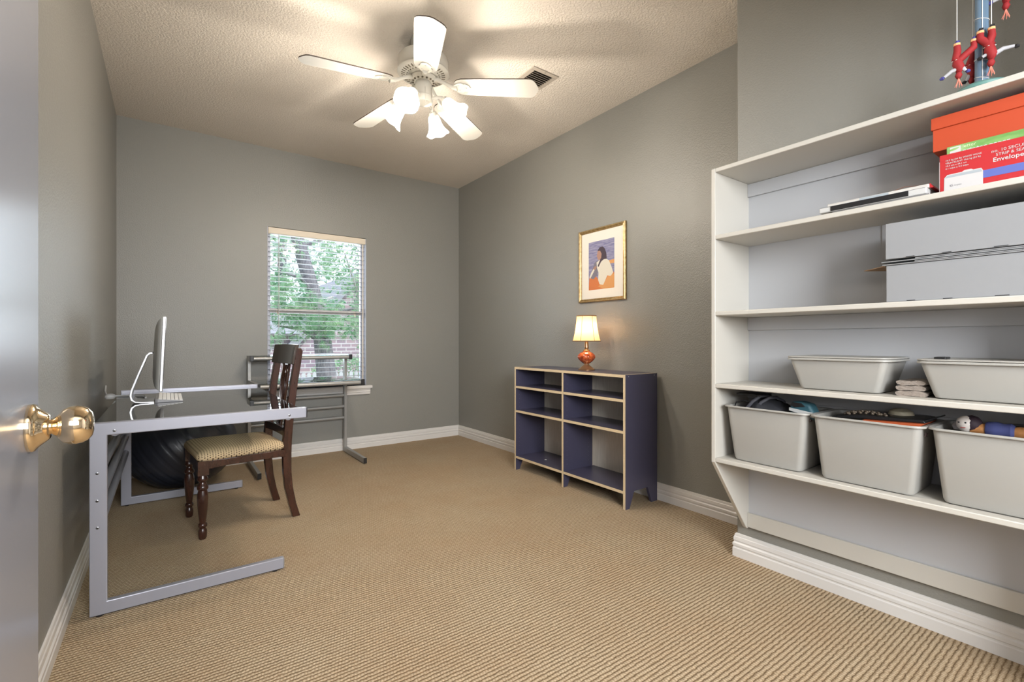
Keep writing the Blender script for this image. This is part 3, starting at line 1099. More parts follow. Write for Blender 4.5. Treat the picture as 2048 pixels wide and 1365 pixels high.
# ================================================================== TABLE LAMP
LXp, LYp, LZ = 2.45, 2.462, BH
lp = thing('table_lamp', 'small bronze table lamp with lit pleated shade on the bookcase', 'lamp', (LXp, LYp, LZ))
MB().lathe([(0.0, 0), (0.060, 0.0), (0.061, 0.006), (0.052, 0.012), (0.046, 0.016), (0.040, 0.024), (0.026, 0.032), (0.020, 0.040), (0.018, 0.048)], (LXp, LYp, LZ), 40).build('base', BRONZE, lp)
m = mat('amber_crackle_glass', (0.5, 0.09, 0.02), 0.12, coat=0.5)
n_ = NT(m)
n_.color(n_.ramp(n_.noise(n_.coord(), 60, 4, 0.7), [(0.35, (0.16, 0.02, 0.008)), (0.55, (0.50, 0.085, 0.02)), (0.75, (0.80, 0.30, 0.08))]))
b = MB()
prof = [(0.018, 0.046), (0.034, 0.056), (0.054, 0.074), (0.064, 0.092), (0.062, 0.106), (0.048, 0.122), (0.030, 0.132), (0.022, 0.138)]
seg = 48
for r, z_ in prof:
    for s in range(seg):
        t = 2 * pi * s / seg
        rr = r * (1 + 0.03 * cos(12 * t))
        b.v.append((LXp + rr * cos(t), LYp + rr * sin(t), LZ + z_))
for i in range(len(prof) - 1):
    for s in range(seg):
        s2 = (s + 1) % seg
        b.f.append([i * seg + s, i * seg + s2, (i + 1) * seg + s2, (i + 1) * seg + s]); b.mi.append(0)
b.build('urn_body', m, lp, angle=60, label='amber crackled urn body')
MB().lathe([(0.022, 0.136), (0.026, 0.140), (0.022, 0.146), (0.014, 0.150), (0.012, 0.156), (0.017, 0.162), (0.015, 0.180), (0.012, 0.215), (0.014, 0.235), (0.010, 0.245)],
           (LXp, LYp, LZ), 28).build('stem', BRONZE, lp)
# pleated shade, with light passing through the cloth
ms = bpy.data.materials.new('lit_pleated_cloth')
ms.use_nodes = True
t = ms.node_tree
t.nodes.clear()
out = t.nodes.new('ShaderNodeOutputMaterial')
df = t.nodes.new('ShaderNodeBsdfDiffuse'); df.inputs[0].default_value = (0.70, 0.52, 0.33, 1)
tl = t.nodes.new('ShaderNodeBsdfTranslucent'); tl.inputs[0].default_value = (0.85, 0.62, 0.38, 1)
mx = t.nodes.new('ShaderNodeMixShader'); mx.inputs[0].default_value = 0.55
t.links.new(df.outputs[0], mx.inputs[1]); t.links.new(tl.outputs[0], mx.inputs[2]); t.links.new(mx.outputs[0], out.inputs[0])
b = MB()
prof = [(0.098, 0.208), (0.093, 0.225), (0.084, 0.262), (0.076, 0.310), (0.071, 0.350), (0.068, 0.392)]
seg = 96
for r, z_ in prof:
    for s in range(seg):
        t_ = 2 * pi * s / seg
        rr = r + 0.0016 * cos(48 * t_)
        b.v.append((LXp + rr * cos(t_), LYp + rr * sin(t_), LZ + z_))
for i in range(len(prof) - 1):
    for s in range(seg):
        s2 = (s + 1) % seg
        b.f.append([i * seg + s, i * seg + s2, (i + 1) * seg + s2, (i + 1) * seg + s]); b.mi.append(0)
shade = b.build('lamp_shade', ms, lp, angle=180, label='lit cream pleated bell shade')
b = MB()
BR = mat('brown_braid', (0.20, 0.12, 0.06), 0.7)
for r, z_ in ((0.0990, 0.209), (0.0690, 0.391)):
    b.tube([(LXp + r * cos(2 * pi * s / 48), LYp + r * sin(2 * pi * s / 48), LZ + z_) for s in range(48)], 0.0038, 8, closed=True)
b.build('shade_trim', BR, shade, label='brown braid edging')
for k in range(6):
    a = k * pi / 3 + 0.35
    b = MB()
    b.tube([(LXp + (r + 0.0022) * cos(a), LYp + (r + 0.0022) * sin(a), LZ + z_) for r, z_ in prof], 0.0016, 6)
    b.build('shade_rib', BR, shade)
MB().lathe([(0.0, 0.345), (0.014, 0.342), (0.026, 0.325), (0.029, 0.308), (0.026, 0.290), (0.015, 0.268), (0.013, 0.245)], (LXp, LYp, LZ), 20).build(
    'light_bulb', mat('lamp_bulb', (1, 1, 1), 0.3, emit=(1.0, 0.72, 0.42), estr=20), lp)
b = MB()
for k in range(3):
    a = k * 2 * pi / 3
    b.tube([(LXp, LYp, LZ + 0.352), (LXp + 0.066 * cos(a), LYp + 0.066 * sin(a), LZ + 0.384)], 0.0012, 6)
b.build('shade_spider', BRONZE, lp)

# ================================================================== FRAMED PICTURE
py0, py1, pz0, pz1 = 2.238, 2.706, 1.341, 1.895
px_ = RX - 0.001
pf = thing('framed_picture', 'gold framed picture of a seated woman hanging above the bookcase', 'picture', (px_, 2.472, 1.618))
fprof = [(0.0, 0.0), (0.0, 0.016), (0.005, 0.022), (0.010, 0.021), (0.015, 0.016), (0.020, 0.018), (0.024, 0.013), (0.026, 0.006), (0.026, 0.0)]   # (inset, protrusion)
loops = []
for ins, pr in fprof:
    loops.append([(px_ - pr, py0 + ins, pz0 + ins), (px_ - pr, py1 - ins, pz0 + ins), (px_ - pr, py1 - ins, pz1 - ins), (px_ - pr, py0 + ins, pz1 - ins)])
MB().loft(loops, closed_ends=False).build('frame_moulding', GOLD, pf, angle=25)
MB().box(px_ - 0.006, px_ - 0.003, py0 + 0.02, py1 - 0.02, pz0 + 0.02, pz1 - 0.02).build('mat_board', MATB, pf, smooth=False)
MB().box(px_ - 0.0108, px_ - 0.0098, py0 + 0.024, py1 - 0.024, pz0 + 0.024, pz1 - 0.024).build('picture_pane', PGLASS, pf, smooth=False)
ay0, ay1, az0, az1 = 2.348, 2.606, 1.433, 1.797
# art: u 0..1 from the far (left) edge to the near (right) edge, v up
skym = mat('print_sky', (0.24, 0.23, 0.38), 0.8)
n_ = NT(skym)
n_.color(n_.ramp(n_.noise(n_.coord(scale=(1, 4, 30)), 3, 4, 0.6), [(0.35, (0.17, 0.17, 0.32)), (0.6, (0.33, 0.32, 0.46)), (0.8, (0.50, 0.42, 0.47))]))
art = MB().box(px_ - 0.0066, px_ - 0.006, ay0, ay1, az0, az1).build('art_print', skym, pf, smooth=False, label='small colour print of a seated woman in a white shawl')


def paint(name, pts, m, layer):
    x = px_ - 0.0066 - 0.00012 * layer
    poly = [(ay1 - u * (ay1 - ay0), az0 + v_ * (az1 - az0)) for u, v_ in pts]
    MB().prism(poly, 'x', x, x + 0.0001).build(name, m, art, smooth=False)


PO = mat('print_orange', (0.62, 0.19, 0.06), 0.8)
PO2 = mat('print_gold', (0.68, 0.33, 0.12), 0.8)
PW = mat('print_cream', (0.74, 0.70, 0.60), 0.8)
PS = mat('print_skin', (0.42, 0.24, 0.18), 0.8)
PH = mat('print_hair', (0.07, 0.05, 0.07), 0.8)
PB = mat('print_slate', (0.20, 0.19, 0.24), 0.8)
paint('painted_horizon', [(0.72, 0.50), (1, 0.49), (1, 0.57), (0.80, 0.56)], PO2, 1)
paint('painted_blanket', [(0.0, 0.0), (1.0, 0.0), (1.0, 0.30), (0.92, 0.34), (0.70, 0.28), (0.45, 0.16), (0.30, 0.27), (0.03, 0.28)], PO, 1)
paint('painted_blanket_fold', [(0.38, 0.06), (0.60, 0.0), (1.0, 0.0), (1.0, 0.28), (0.80, 0.27), (0.62, 0.14)], PO2, 2)
paint('painted_sleeve', [(0.05, 0.26), (0.14, 0.42), (0.24, 0.56), (0.36, 0.60), (0.44, 0.46), (0.34, 0.30), (0.20, 0.22)], PB, 2)
paint('painted_shawl', [(0.32, 0.56), (0.50, 0.62), (0.66, 0.62), (0.80, 0.56), (0.90, 0.42), (0.96, 0.30), (0.86, 0.24), (0.74, 0.26), (0.58, 0.08), (0.44, 0.10), (0.38, 0.20), (0.40, 0.34), (0.34, 0.44)], PW, 3)
paint('painted_cuff', [(0.03, 0.27), (0.10, 0.36), (0.20, 0.44), (0.24, 0.41), (0.14, 0.31), (0.06, 0.24)], PW, 4)
paint('painted_hand', [(0.18, 0.44), (0.26, 0.49), (0.33, 0.47), (0.28, 0.41)], PS, 5)
paint('painted_hair', [(0.36, 0.80), (0.44, 0.86), (0.55, 0.87), (0.64, 0.82), (0.70, 0.72), (0.72, 0.60), (0.60, 0.60), (0.50, 0.56), (0.40, 0.46), (0.36, 0.48), (0.46, 0.60), (0.48, 0.68)], PH, 4)
paint('painted_face', [(0.36, 0.79), (0.345, 0.72), (0.32, 0.69), (0.35, 0.665), (0.36, 0.625), (0.42, 0.60), (0.50, 0.63), (0.52, 0.72), (0.46, 0.79)], PS, 5)

# ================================================================== BUILT-IN SHELF UNIT
SX0, SX1 = 1.950, AX
SYL = 1.186
SYR = 0.10
su = thing('wall_shelf_unit', 'large cream built-in wall shelving with five boards on the right', 'shelf', (2.1, 0.64, 0.155))
ST = 0.0195
pan = [(SX0, 0.511), (SX0, 1.8055), (SX1 - 0.001, 1.8055), (SX1 - 0.001, 0.156), (SX1 - 0.014, 0.156), (SX1 - 0.03, 0.170)]
pan = [(SX0, 0.511), (SX1 - 0.032, 0.165), (SX1 - 0.018, 0.156), (SX1 - 0.001, 0.156), (SX1 - 0.001, 1.8055), (SX0, 1.8055)]
MB().prism(pan, 'y', SYL - ST, SYL).build('side_panel', SHELFW, su, bevel=0.003)
MB().prism(pan, 'y', SYR, SYR + ST).build('side_panel', SHELFW, su, bevel=0.003)
SZ = [0.5305, 0.8575, 1.1750, 1.5110, 1.8060]
for z_ in SZ:
    MB().box(SX0 + 0.001, SX1 - 0.012, SYR + ST, SYL - ST, z_ - 0.019, z_).build('shelf_board', SHELFW, su, bevel=0.003)
MB().box(SX1 - 0.010, SX1 - 0.001, SYR + ST, SYL - ST, 0.175, 1.787).build('back_panel', SHELFB, su, smooth=False)
for z0, z1 in ((0.163, 0.232), (1.095, 1.1558), (1.725, 1.7868), (0.775, 0.8383)):
    MB().box(SX1 - 0.022, SX1 - 0.010, SYR + ST, SYL - ST, z0, z1).build('mounting_rail', SHELFW if z0 < 0.3 else SHELFB, su, bevel=0.002)
for z0, z1 in ((0.5308, 0.8383), (1.1753, 1.4918)):
    MB().box(SX1 - 0.016, SX1 - 0.010, 0.586, 0.645, z0, z1).build('seam_batten', SHELFB, su, bevel=0.001)


# ---- storage bins -----------------------------------------------------------
def bin_body(b, xc, yc, z0, h, bw, bd, tw, td, t=0.003):
    """tapered open bin: (bw, bd) base, (tw, td) mouth; long side along Y"""
    def rr(w, dd, r, z_):
        return rrect(xc - dd / 2, xc + dd / 2, yc - w / 2, yc + w / 2, r, z_)
    fl = 0.012
    lo = [rr(bw - 0.03, bd - 0.03, 0.012, z0), rr(bw - 0.008, bd - 0.008, 0.018, z0 + 0.004), rr(bw, bd, 0.018, z0 + 0.014),
          rr(tw - 2 * fl, td - 2 * fl, 0.021, z0 + h - 0.012), rr(tw - 2 * fl, td - 2 * fl, 0.021, z0 + h - 0.008), rr(tw, td, 0.036, z0 + h - 0.007), rr(tw + 0.001, td + 0.001, 0.037, z0 + h - 0.003),
          rr(tw - 0.002, td - 0.002, 0.036, z0 + h), rr(tw - 2 * fl - 2 * t, td - 2 * fl - 2 * t, 0.028, z0 + h - 0.002), rr(tw - 2 * fl - 2 * t - 0.004, td - 2 * fl - 2 * t - 0.004, 0.026, z0 + h - 0.012),
          rr(bw - 2 * t, bd - 2 * t, 0.018, z0 + 0.010), rr(bw - 0.04, bd - 0.04, 0.012, z0 + 0.006)]
    b.loft(lo)


def bin_thing(label, xc, yc, z0, h, bw, bd, tw, td, lid=False, group=None):
    t = thing('storage_bin', label, 'storage bin', (xc, yc, z0), 0, group)
    b = MB()
    bin_body(b, xc, yc, z0, h, bw, bd, tw, td)
    bb_ = b.build('bin_body', BINW, t, angle=40)
    if lid:
        z1 = z0 + h + 0.0005
        b = MB()
        lo = [rrect(xc - td / 2 + 0.004, xc + td / 2 - 0.004, yc - tw / 2 + 0.004, yc + tw / 2 - 0.004, 0.034, z1),
              rrect(xc - td / 2, xc + td / 2, yc - tw / 2, yc + tw / 2, 0.036, z1 + 0.002),
              rrect(xc - td / 2 + 0.001, xc + td / 2 - 0.001, yc - tw / 2 + 0.001, yc + tw / 2 - 0.001, 0.036, z1 + 0.006),
              rrect(xc - td / 2 + 0.016, xc + td / 2 - 0.016, yc - tw / 2 + 0.016, yc + tw / 2 - 0.016, 0.026, z1 + 0.007),
              rrect(xc - td / 2 + 0.020, xc + td / 2 - 0.020, yc - tw / 2 + 0.020, yc + tw / 2 - 0.020, 0.024, z1 + 0.004)]
        b.loft(lo)
        b.build('lid', BINW, t, angle=40)
    return t


XC = 2.098
G1 = 'deep cream bins on the bottom shelf'
binC = bin_thing('deep cream bin on the bottom shelf holding black and teal bags', XC, 0.972, SZ[0], 0.2365, 0.270, 0.215, 0.346, 0.268, group=G1)
binD = bin_thing('deep cream bin on the bottom shelf holding beads and an orange folder', XC - 0.006, 0.626, SZ[0], 0.2375, 0.274, 0.218, 0.342, 0.268, group=G1)
binE = bin_thing('deep cream bin on the bottom shelf with a wooden doll, nearest the right edge', XC, 0.284, SZ[0], 0.2385, 0.272, 0.215, 0.340, 0.268, group=G1)
G2 = 'shallow cream lidded bins on the shelf above'
binA = bin_thing('shallow cream lidded bin beside the left of the folded beige cloth', 2.108, 0.722, SZ[1], 0.122, 0.262, 0.185, 0.340, 0.250, lid=True, group=G2)
binB = bin_thing('shallow cream lidded bin at the right edge beyond the folded cloth', 2.108, 0.318, SZ[1], 0.122, 0.262, 0.185, 0.340, 0.250, lid=True, group=G2)
# pen scribbles on the near ends of two deep bins
INK = mat('pen_ink', (0.08, 0.05, 0.05), 0.8)


def bin_ink(body, yend, pts_list):
    b = MB()
    for pts in pts_list:
        b.tube([(XC - 0.085 + u, yend - 0.0008 - 0.16 * (v_ - 0.0), 0.735 + v_) for u, v_ in pts], 0.0009, 5)
    return b


def scribble(root, yc, txt):
    # a tall letter group written near the rim of the near end wall
    o = text_mesh(txt, 0.020, 'handwriting', INK, root, (XC - 0.098, yc - 0.1605, 0.732), (1, 0, 0), (0, -0.16, 0.987), ext=0.0007)


scribble(binC, 0.9705, 'Car')
scribble(binD, 0.6245, 'Bag')

# contents of the left deep bin -----------------------------------------------
rim = SZ[0] + 0.2365
t = thing('black_bag', 'crumpled black fabric bag sticking out of the leftmost deep bin', 'bag', (2.08, 1.0, rim - 0.03))
loops = []
random.seed(3)
for i in range(11):
    s = i / 10
    y = 1.085 - 0.185 * s - 0.005
    hh = [0.012, 0.020, 0.038, 0.052, 0.050, 0.044, 0.038, 0.030, 0.022, 0.014, 0.006][i]
    l = []
    for k in range(14):
        a = 2 * pi * k / 14
        rx = 0.085 * (0.6 + 0.4 * sin(pi * min(1, s + 0.15)))
        wob = 1 + 0.13 * sin(5 * a + i * 1.7) + 0.06 * random.uniform(-1, 1)
        l.append((2.085 + rx * cos(a) * wob, y, rim - 0.028 + max(-0.03, (hh + 0.018) * sin(a) * wob)))
    loops.append(l)
MB().loft(loops).build('bag_body', BLACKM, t, angle=60)
for dy, hgt, x0 in ((0.0, 0.050, 2.035), (-0.035, 0.046, 2.04)):
    MB().tube([(x0 - 0.03, 1.055 + dy, rim - 0.01), (x0 - 0.02, 1.035 + dy, rim + 0.020), (x0, 1.012 + dy, rim + hgt - 0.006), (x0 + 0.03, 0.995 + dy, rim + hgt - 0.004), (x0 + 0.08, 0.985 + dy, rim + 0.02)],
              0.0065, 8, flat=0.35).build('strap', mat('grey_strap', (0.035, 0.035, 0.045), 0.6), t)
MB().box(2.03, 2.13, 1.01, 1.115, rim + 0.042, rim + 0.050).build('flat_flap', BLACKP, t, bevel=0.002)
tag(MB().tube([(2.03, 1.125, rim - 0.02), (2.02, 1.11, rim + 0.010), (2.02, 1.075, rim + 0.022), (2.02, 1.035, rim + 0.014), (2.03, 1.02, rim - 0.02)], 0.003, 8).build('black_cable', BLACKP),
    'thin black cable looping over the leftmost deep bin', 'cable')
t = thing('teal_pouch', 'teal and white zip pouch sticking out of the leftmost deep bin', 'pouch', (2.05, 0.87, rim - 0.02))
b = MB().prism([(0.795, rim - 0.030), (0.800, rim - 0.004), (0.815, rim + 0.030), (0.850, rim + 0.038), (0.885, rim + 0.036), (0.890, rim + 0.008), (0.888, rim - 0.03)], 'x', 2.02, 2.08)
b.build('pouch_body', TEAL, t, bevel=0.010, seg=3)
MB().prism([(0.797, rim - 0.02), (0.797, rim - 0.001), (0.835, rim + 0.004), (0.889, rim + 0.012), (0.889, rim + 0.000)], 'x', 2.014, 2.022).build('white_panel', WPLAST, t, bevel=0.001)
MB().prism([(0.830, rim + 0.020), (0.845, rim + 0.032), (0.878, rim + 0.034), (0.884, rim + 0.022), (0.87, rim + 0.014)], 'x', 2.016, 2.024).build('black_opening', BLACKP, t, bevel=0.001)

# contents of the middle deep bin ----------------------------------------------
fo = tag(MB().prism([(0.468, rim + 0.004), (0.49, rim - 0.016), (0.62, rim - 0.022), (0.64, rim - 0.004)], 'x', 2.01, 2.16).build('orange_folder', mat('burnt_orange_card', (0.42, 0.08, 0.02), 0.6), bevel=0.001),
         'orange folder lying in the middle deep bin under the black case', 'folder')
tag(MB().prism([(0.468, rim + 0.005), (0.475, rim + 0.014), (0.655, rim + 0.010), (0.74, rim - 0.004), (0.74, rim - 0.010), (0.65, rim - 0.003)], 'x', 2.03, 2.17).build('black_case', BLACKP, bevel=0.002),
    'flat black case on top of the middle deep bin', 'case')
tag(MB().tube([(2.04, 0.480, rim + 0.008), (2.10, 0.435, rim + 0.030)], 0.0022, 6).build('black_stick', BLACKP), 'thin black stick poking out of the middle deep bin', 'stick')
bd_ = MB()
random.seed(5)
for i in range(46):
    s = i / 45
    y = 0.715 - 0.15 * s
    bd_.lathe([(0, -0.005), (0.0042, -0.003), (0.0052, 0), (0.0042, 0.003), (0, 0.005)], (2.075 + 0.012 * sin(i * 1.1), y, rim + 0.004 + 0.014 * sin(pi * s) + 0.003 * sin(i * 2.3)), 8)
tag(bd_.build('bead_necklace', mat('brown_beads', (0.17, 0.13, 0.09), 0.4)), 'string of small brown beads heaped in the middle deep bin', 'necklace')
lo = []
tag(MB().lathe([(0.0, -0.012), (0.030, -0.010), (0.038, 0.0), (0.034, 0.012), (0.018, 0.021), (0, 0.023)], (2.15, 0.565, rim + 0.012), 24).build('cream_pouch', mat('cream_satin', (0.50, 0.45, 0.33), 0.4)),
    'round cream satin puff at the back of the middle deep bin', 'pouch')

# contents of the right deep bin: a wooden doll lying down ----------------------
t = thing('wooden_doll', 'painted wooden doll lying across the rightmost deep bin', 'doll', (2.07, 0.29, rim - 0.01))
WD = m_wood('toy_wood', (0.36, 0.15, 0.05), (0.50, 0.24, 0.09), 0.4, (30, 8, 30))
My = Matrix.Rotation(radians(90), 3, 'X')        # lathe axis -> -Y
MB().lathe([(0.0, 0), (0.016, 0.0), (0.018, 0.03), (0.017, 0.10), (0.019, 0.104), (0.019, 0.13), (0.014, 0.135), (0.014, 0.15)], (2.06, 0.365, rim + 0.002), 24, My).build('body', WD, t)
MB().lathe([(0.0, 0.150), (0.036, 0.150), (0.038, 0.156), (0.038, 0.166), (0.036, 0.171), (0.0, 0.171)], (2.06, 0.365, rim + 0.006), 28, My).build('wooden_stand', WD, t)
MB().lathe([(0.021, 0.035), (0.024, 0.040), (0.026, 0.06), (0.021, 0.075), (0.024, 0.09), (0.018, 0.098)], (2.06, 0.365, rim + 0.004), 14, My).build('blue_cloth', mat('blue_cloth', (0.045, 0.055, 0.17), 0.8), t)
head = MB().lathe([(0, -0.026), (0.014, -0.022), (0.023, -0.010), (0.025, 0.002), (0.022, 0.014), (0.012, 0.023), (0, 0.026)], (2.06, 0.375, rim + 0.014), 24).build('head', mat('painted_white', (0.66, 0.60, 0.55), 0.5), t, label='white painted face')
MB().lathe([(0.0265, -0.004), (0.028, 0.006), (0.025, 0.018), (0.014, 0.028), (0, 0.031)], (2.066, 0.367, rim + 0.012), 24, Matrix.Rotation(radians(60), 3, 'X')).build('hair', mat('doll_hair', (0.025, 0.012, 0.02), 0.7), t)
for dz, dy in ((0.006, 0.012), (0.006, -0.004)):
    MB().lathe([(0.0026, 0), (0.0026, 0.001), (0, 0.0012)], (2.0365, 0.377 + dy, rim + 0.014 + dz), 8, Matrix.Rotation(radians(-90), 3, 'Y')).build('eye', BLACKP, head)
MB().box(2.0355, 2.037, 0.373, 0.385, rim + 0.003, rim + 0.005).build('mouth', mat('doll_red', (0.35, 0.03, 0.03), 0.5), head)
tag(MB().lathe([(0, 0), (0.020, 0.002), (0.024, 0.02), (0.023, 0.045), (0.014, 0.055), (0.0, 0.056)], (2.13, 0.225, rim - 0.022), 20).build('wooden_bobbin', WD),
    'brown wooden bobbin standing in the rightmost deep bin behind the doll', 'bobbin')
tag(MB().lathe([(0.0, -0.014), (0.016, -0.010), (0.020, 0), (0.014, 0.012), (0, 0.015)], (2.11, 0.40, rim - 0.002), 12).build('lace_scrap', mat('lace_white', (0.50, 0.48, 0.50), 0.9)),
    'small white lace scrap beside the doll head', 'lace')

# folded cloth between the shallow bins -----------------------------------------
m = mat('beige_cloth', (0.29, 0.245, 0.21), 0.9)
n_ = NT(m)
n_.bump(n_.noise(n_.coord(scale=(1, 5, 14)), 12, 4, 0.6), 0.8, 0.01)
t = thing('folded_cloth', 'folded beige cloth between the two shallow bins', 'cloth', (2.12, 0.53, SZ[1]))
rr_ = random.Random(4)
for i, (z0, z1, ye) in enumerate(((0.0003, 0.020, 0.0), (0.0185, 0.038, -0.003), (0.0365, 0.053, -0.001))):
    loops = []
    for k in range(25):
        s_ = k / 24
        x = 2.03 + 0.17 * s_
        l = []
        for q in range(20):
            a = 2 * pi * q / 20
            ca, sa = cos(a), sin(a)
            w = (0.0435 + ye + 0.0016 * sin(k * 0.9 + i * 2) + 0.0008 * rr_.uniform(-1, 1)) * (0.94 + 0.06 * sin(pi * min(1, s_ * 3 + 0.1)))
            zc = SZ[1] + (z0 + z1) / 2
            hh = (z1 - z0) / 2 * (1 + 0.10 * sin(q * 2.2 + k * 0.5))
            yy = 0.5085 + w * (abs(ca) ** 0.6) * (1 if ca > 0 else -1)
            l.append((x, yy, max(zc + hh * (abs(sa) ** 0.75) * (1 if sa > 0 else -1) + 0.0018 * sin(yy * 90 + i), SZ[1] + 0.0003)))
        loops.append(l)
    MB().loft(loops).build('fold_layer', m, t, angle=70)
tag(MB().box(2.06, 2.12, 0.425, 0.455, SZ[1] + 0.1275, SZ[1] + 0.1345).build('phone_charger', BLACKP, bevel=0.002), 'small flat black charger on the lid of the right shallow bin', 'charger')

# white archive boxes -------------------------------------------------------------
def box_thing(label, y0, y1, z0, z1, x0, x1, slotz=None):
    t = thing('cardboard_box', label, 'box', ((x0 + x1) / 2, (y0 + y1) / 2, z0), 0, 'white cardboard boxes on the third shelf')
    MB().box(x0, x1, y0, y1, z0, z1).build('box_body', CARDW, t, bevel=0.0015)
    for y, w in ((y1 - 0.055, 0.022), (y1 - 0.145, 0.022), (y1 - 0.26, 0.03)):
        MB().box(x0 - 0.0006, x0 + 0.0005, y - w, y, z0 + 0.0015, z0 + 0.0035).build('slot', BLACKP, t)
    return t


box_thing('flat white cardboard box at the bottom of the stack of two', 0.130, 0.556, SZ[2] + 0.0005, 1.298, 1.962, 2.222)
for i, (zz, ext, xo) in enumerate(((1.2990, 0.010, 0.0), (1.3090, 0.014, 0.004))):
    b = MB()
    b.box(1.958 + xo, 2.218, 0.130, 0.556 + ext, zz, zz + 0.0035)
    b.box(1.958 + xo, 1.985, 0.132, 0.48, zz + 0.0045, zz + 0.0075)
    o = b.build('flattened_box', CARDW, bevel=0.0008)
    tag(o, ['lower flattened white carton pressed between the two white boxes', 'upper flattened white carton pressed between the two white boxes'][i], 'carton', 'flattened cartons')
tag(MB().prism([(2.02, 0.585), (2.02, 0.50), (2.16, 0.50), (2.16, 0.60), (2.09, 0.66), (2.06, 0.625)], 'z', 1.3032, 1.3055).build('brown_card', CARDB),
    'torn brown cardboard sheet sticking out left of the white boxes', 'cardboard')
box_thing('flat white cardboard box at the top of the stack of two', 0.130, 0.558, 1.3195, 1.4400, 1.962, 2.222)

# top compartment: slim equipment pile --------------------------------------------
z3 = SZ[3]
tag(MB().box(1.975, 2.20, 0.452, 0.722, z3 + 0.0003, z3 + 0.0045).build('black_folder', BLACKP, bevel=0.001), 'thin black folder at the bottom of the pile of flat things', 'folder')
t = thing('document_tray', 'thin silver tray with black underside lying on the black folder', 'tray', (2.09, 0.6, z3 + 0.005))
MB().box(1.972, 2.205, 0.445, 0.720, z3 + 0.0048, z3 + 0.0078).build('tray_body', ALU, t, bevel=0.001)
t = thing('white_laptop', 'white slab laptop with long black front strip in the flat pile', 'laptop', (2.09, 0.6, z3 + 0.008))
MB().box(1.968, 2.205, 0.452, 0.762, z3 + 0.0082, z3 + 0.0290).build('laptop_body', WPLAST, t, bevel=0.004, seg=3)
MB().box(1.966, 1.969, 0.498, 0.724, z3 + 0.0105, z3 + 0.0270).build('front_strip', BLACKP, t, bevel=0.0005)
MB().box(1.9672, 1.9685, 0.455, 0.758, z3 + 0.0275, z3 + 0.0281).build('lid_seam', LEMON, t)
t = thing('grey_binder', 'slim grey binder on top of the white laptop', 'binder', (2.09, 0.6, z3 + 0.0292))
MB().box(1.985, 2.20, 0.450, 0.742, z3 + 0.0292, z3 + 0.0420).build('binder_body', mat('grey_binder_card', (0.52, 0.50, 0.47), 0.5), t, bevel=0.003)
MB().box(1.9838, 1.986, 0.556, 0.640, z3 + 0.0315, z3 + 0.0400).build('spine_label', GREYP, t)
b = MB().prism([(0.440, z3 + 0.0292), (0.4495, z3 + 0.0292), (0.4495, z3 + 0.0445)], 'x', 1.99, 2.15)
tag(b.build('red_ribbon', RED), 'small red card corner beside the grey binder', 'card')
b = MB().tube([(2.10, 0.665, z3 + 0.046), (2.09, 0.650, z3 + 0.058), (2.08, 0.640, z3 + 0.050), (2.10, 0.655, z3 + 0.046)], 0.0012, 6)
b.tube([(2.10, 0.668, z3 + 0.0435), (2.09, 0.66, z3 + 0.060), (2.10, 0.645, z3 + 0.058), (2.11, 0.62, z3 + 0.0435)], 0.0012, 6)
tag(b.build('wire_clip', ALU), 'bent wire clip standing on the grey binder', 'clip')
tag(MB().tube([(2.06, 0.592, z3 + 0.0435), (2.05, 0.57, z3 + 0.055), (2.05, 0.53, z3 + 0.064), (2.06, 0.48, z3 + 0.058), (2.07, 0.456, z3 + 0.0435)], 0.0014, 6).build('brown_wire', mat('brown_wire', (0.22, 0.12, 0.09), 0.6)),
    'thin brown wire arching over the grey binder', 'wire')

# envelope box --------------------------------------------------------------------
t = thing('envelope_box', 'red box of envelopes on the second shelf under the orange box', 'box', (2.03, 0.27, z3))
ex0, ey0, ey1, ez0, ez1 = 1.985, 0.125, 0.4235, z3 + 0.0003, z3 + 0.121
MB().box(ex0, 2.19, ey0, ey1, ez0, z3 + 0.1050).build('box_body', [RED], t, bevel=0.001)
MB().box(ex0, ex0 + 0.0015, ey0, ey1, z3 + 0.1045, ez1).build('front_flap', [RED], t, smooth=False)
MB().box(ex0 + 0.001, 2.189, ey1, ey1 + 0.0016, ez0 + 0.004, z3 + 0.102).build('torn_end_flap', WHITE, t)
XF = ex0 - 0.0006
ux, uy = (0, -1, 0), (0, 0, 1)


def flat(name, pts, m, off=0.0, parent=t):
    return MB().prism([(ey1 - u, ez0 + v_) for u, v_ in pts], 'x', XF - off - 0.0002, XF - off).build(name, m, parent, smooth=False)


flat('blue_band', [(0.099, 0.024), (0.298, 0.024), (0.298, 0.047), (0.099, 0.047)], BLUEP)
flat('envelope_picture', [(0.010, 0.0), (0.099, 0.0), (0.099, 0.048), (0.095, 0.056), (0.078, 0.056), (0.073, 0.0595), (0.058, 0.0600), (0.052, 0.056), (0.018, 0.0555), (0.011, 0.047)], WHITE, 0.0002)
flat('envelope_flap', [(0.0118, 0.046), (0.0975, 0.045), (0.0935, 0.0535), (0.078, 0.0535), (0.052, 0.0535), (0.019, 0.0530)], GREYP, 0.0004)
for i, s in enumerate(('10,2 kg (24 lb) WHITE WOVE', 'VÉLIN BLANC 10,2 kg (24 lb)', '10.5 cm x 24.1 cm', '4.1 in/po x 9.5 in/po')):
    text_mesh(s, 0.0066, 'printed_text', WHITE, t, (XF, ey1 - 0.0135, ez0 + 0.0985 - i * 0.0085), ux, uy, bold=0.00005)
text_mesh('no. 10 SECURITY', 0.0125, 'printed_text', WHITE, t, (XF, ey1 - 0.1165, ez0 + 0.0935), ux, uy)
text_mesh('STRIP & SEAL', 0.0115, 'printed_text', WHITE, t, (XF, ey1 - 0.126, ez0 + 0.0815), ux, uy)
text_mesh('Envelopes', 0.0175, 'printed_text', WHITE, t, (XF, ey1 - 0.1195, ez0 + 0.0655), ux, uy, bold=0.0002)
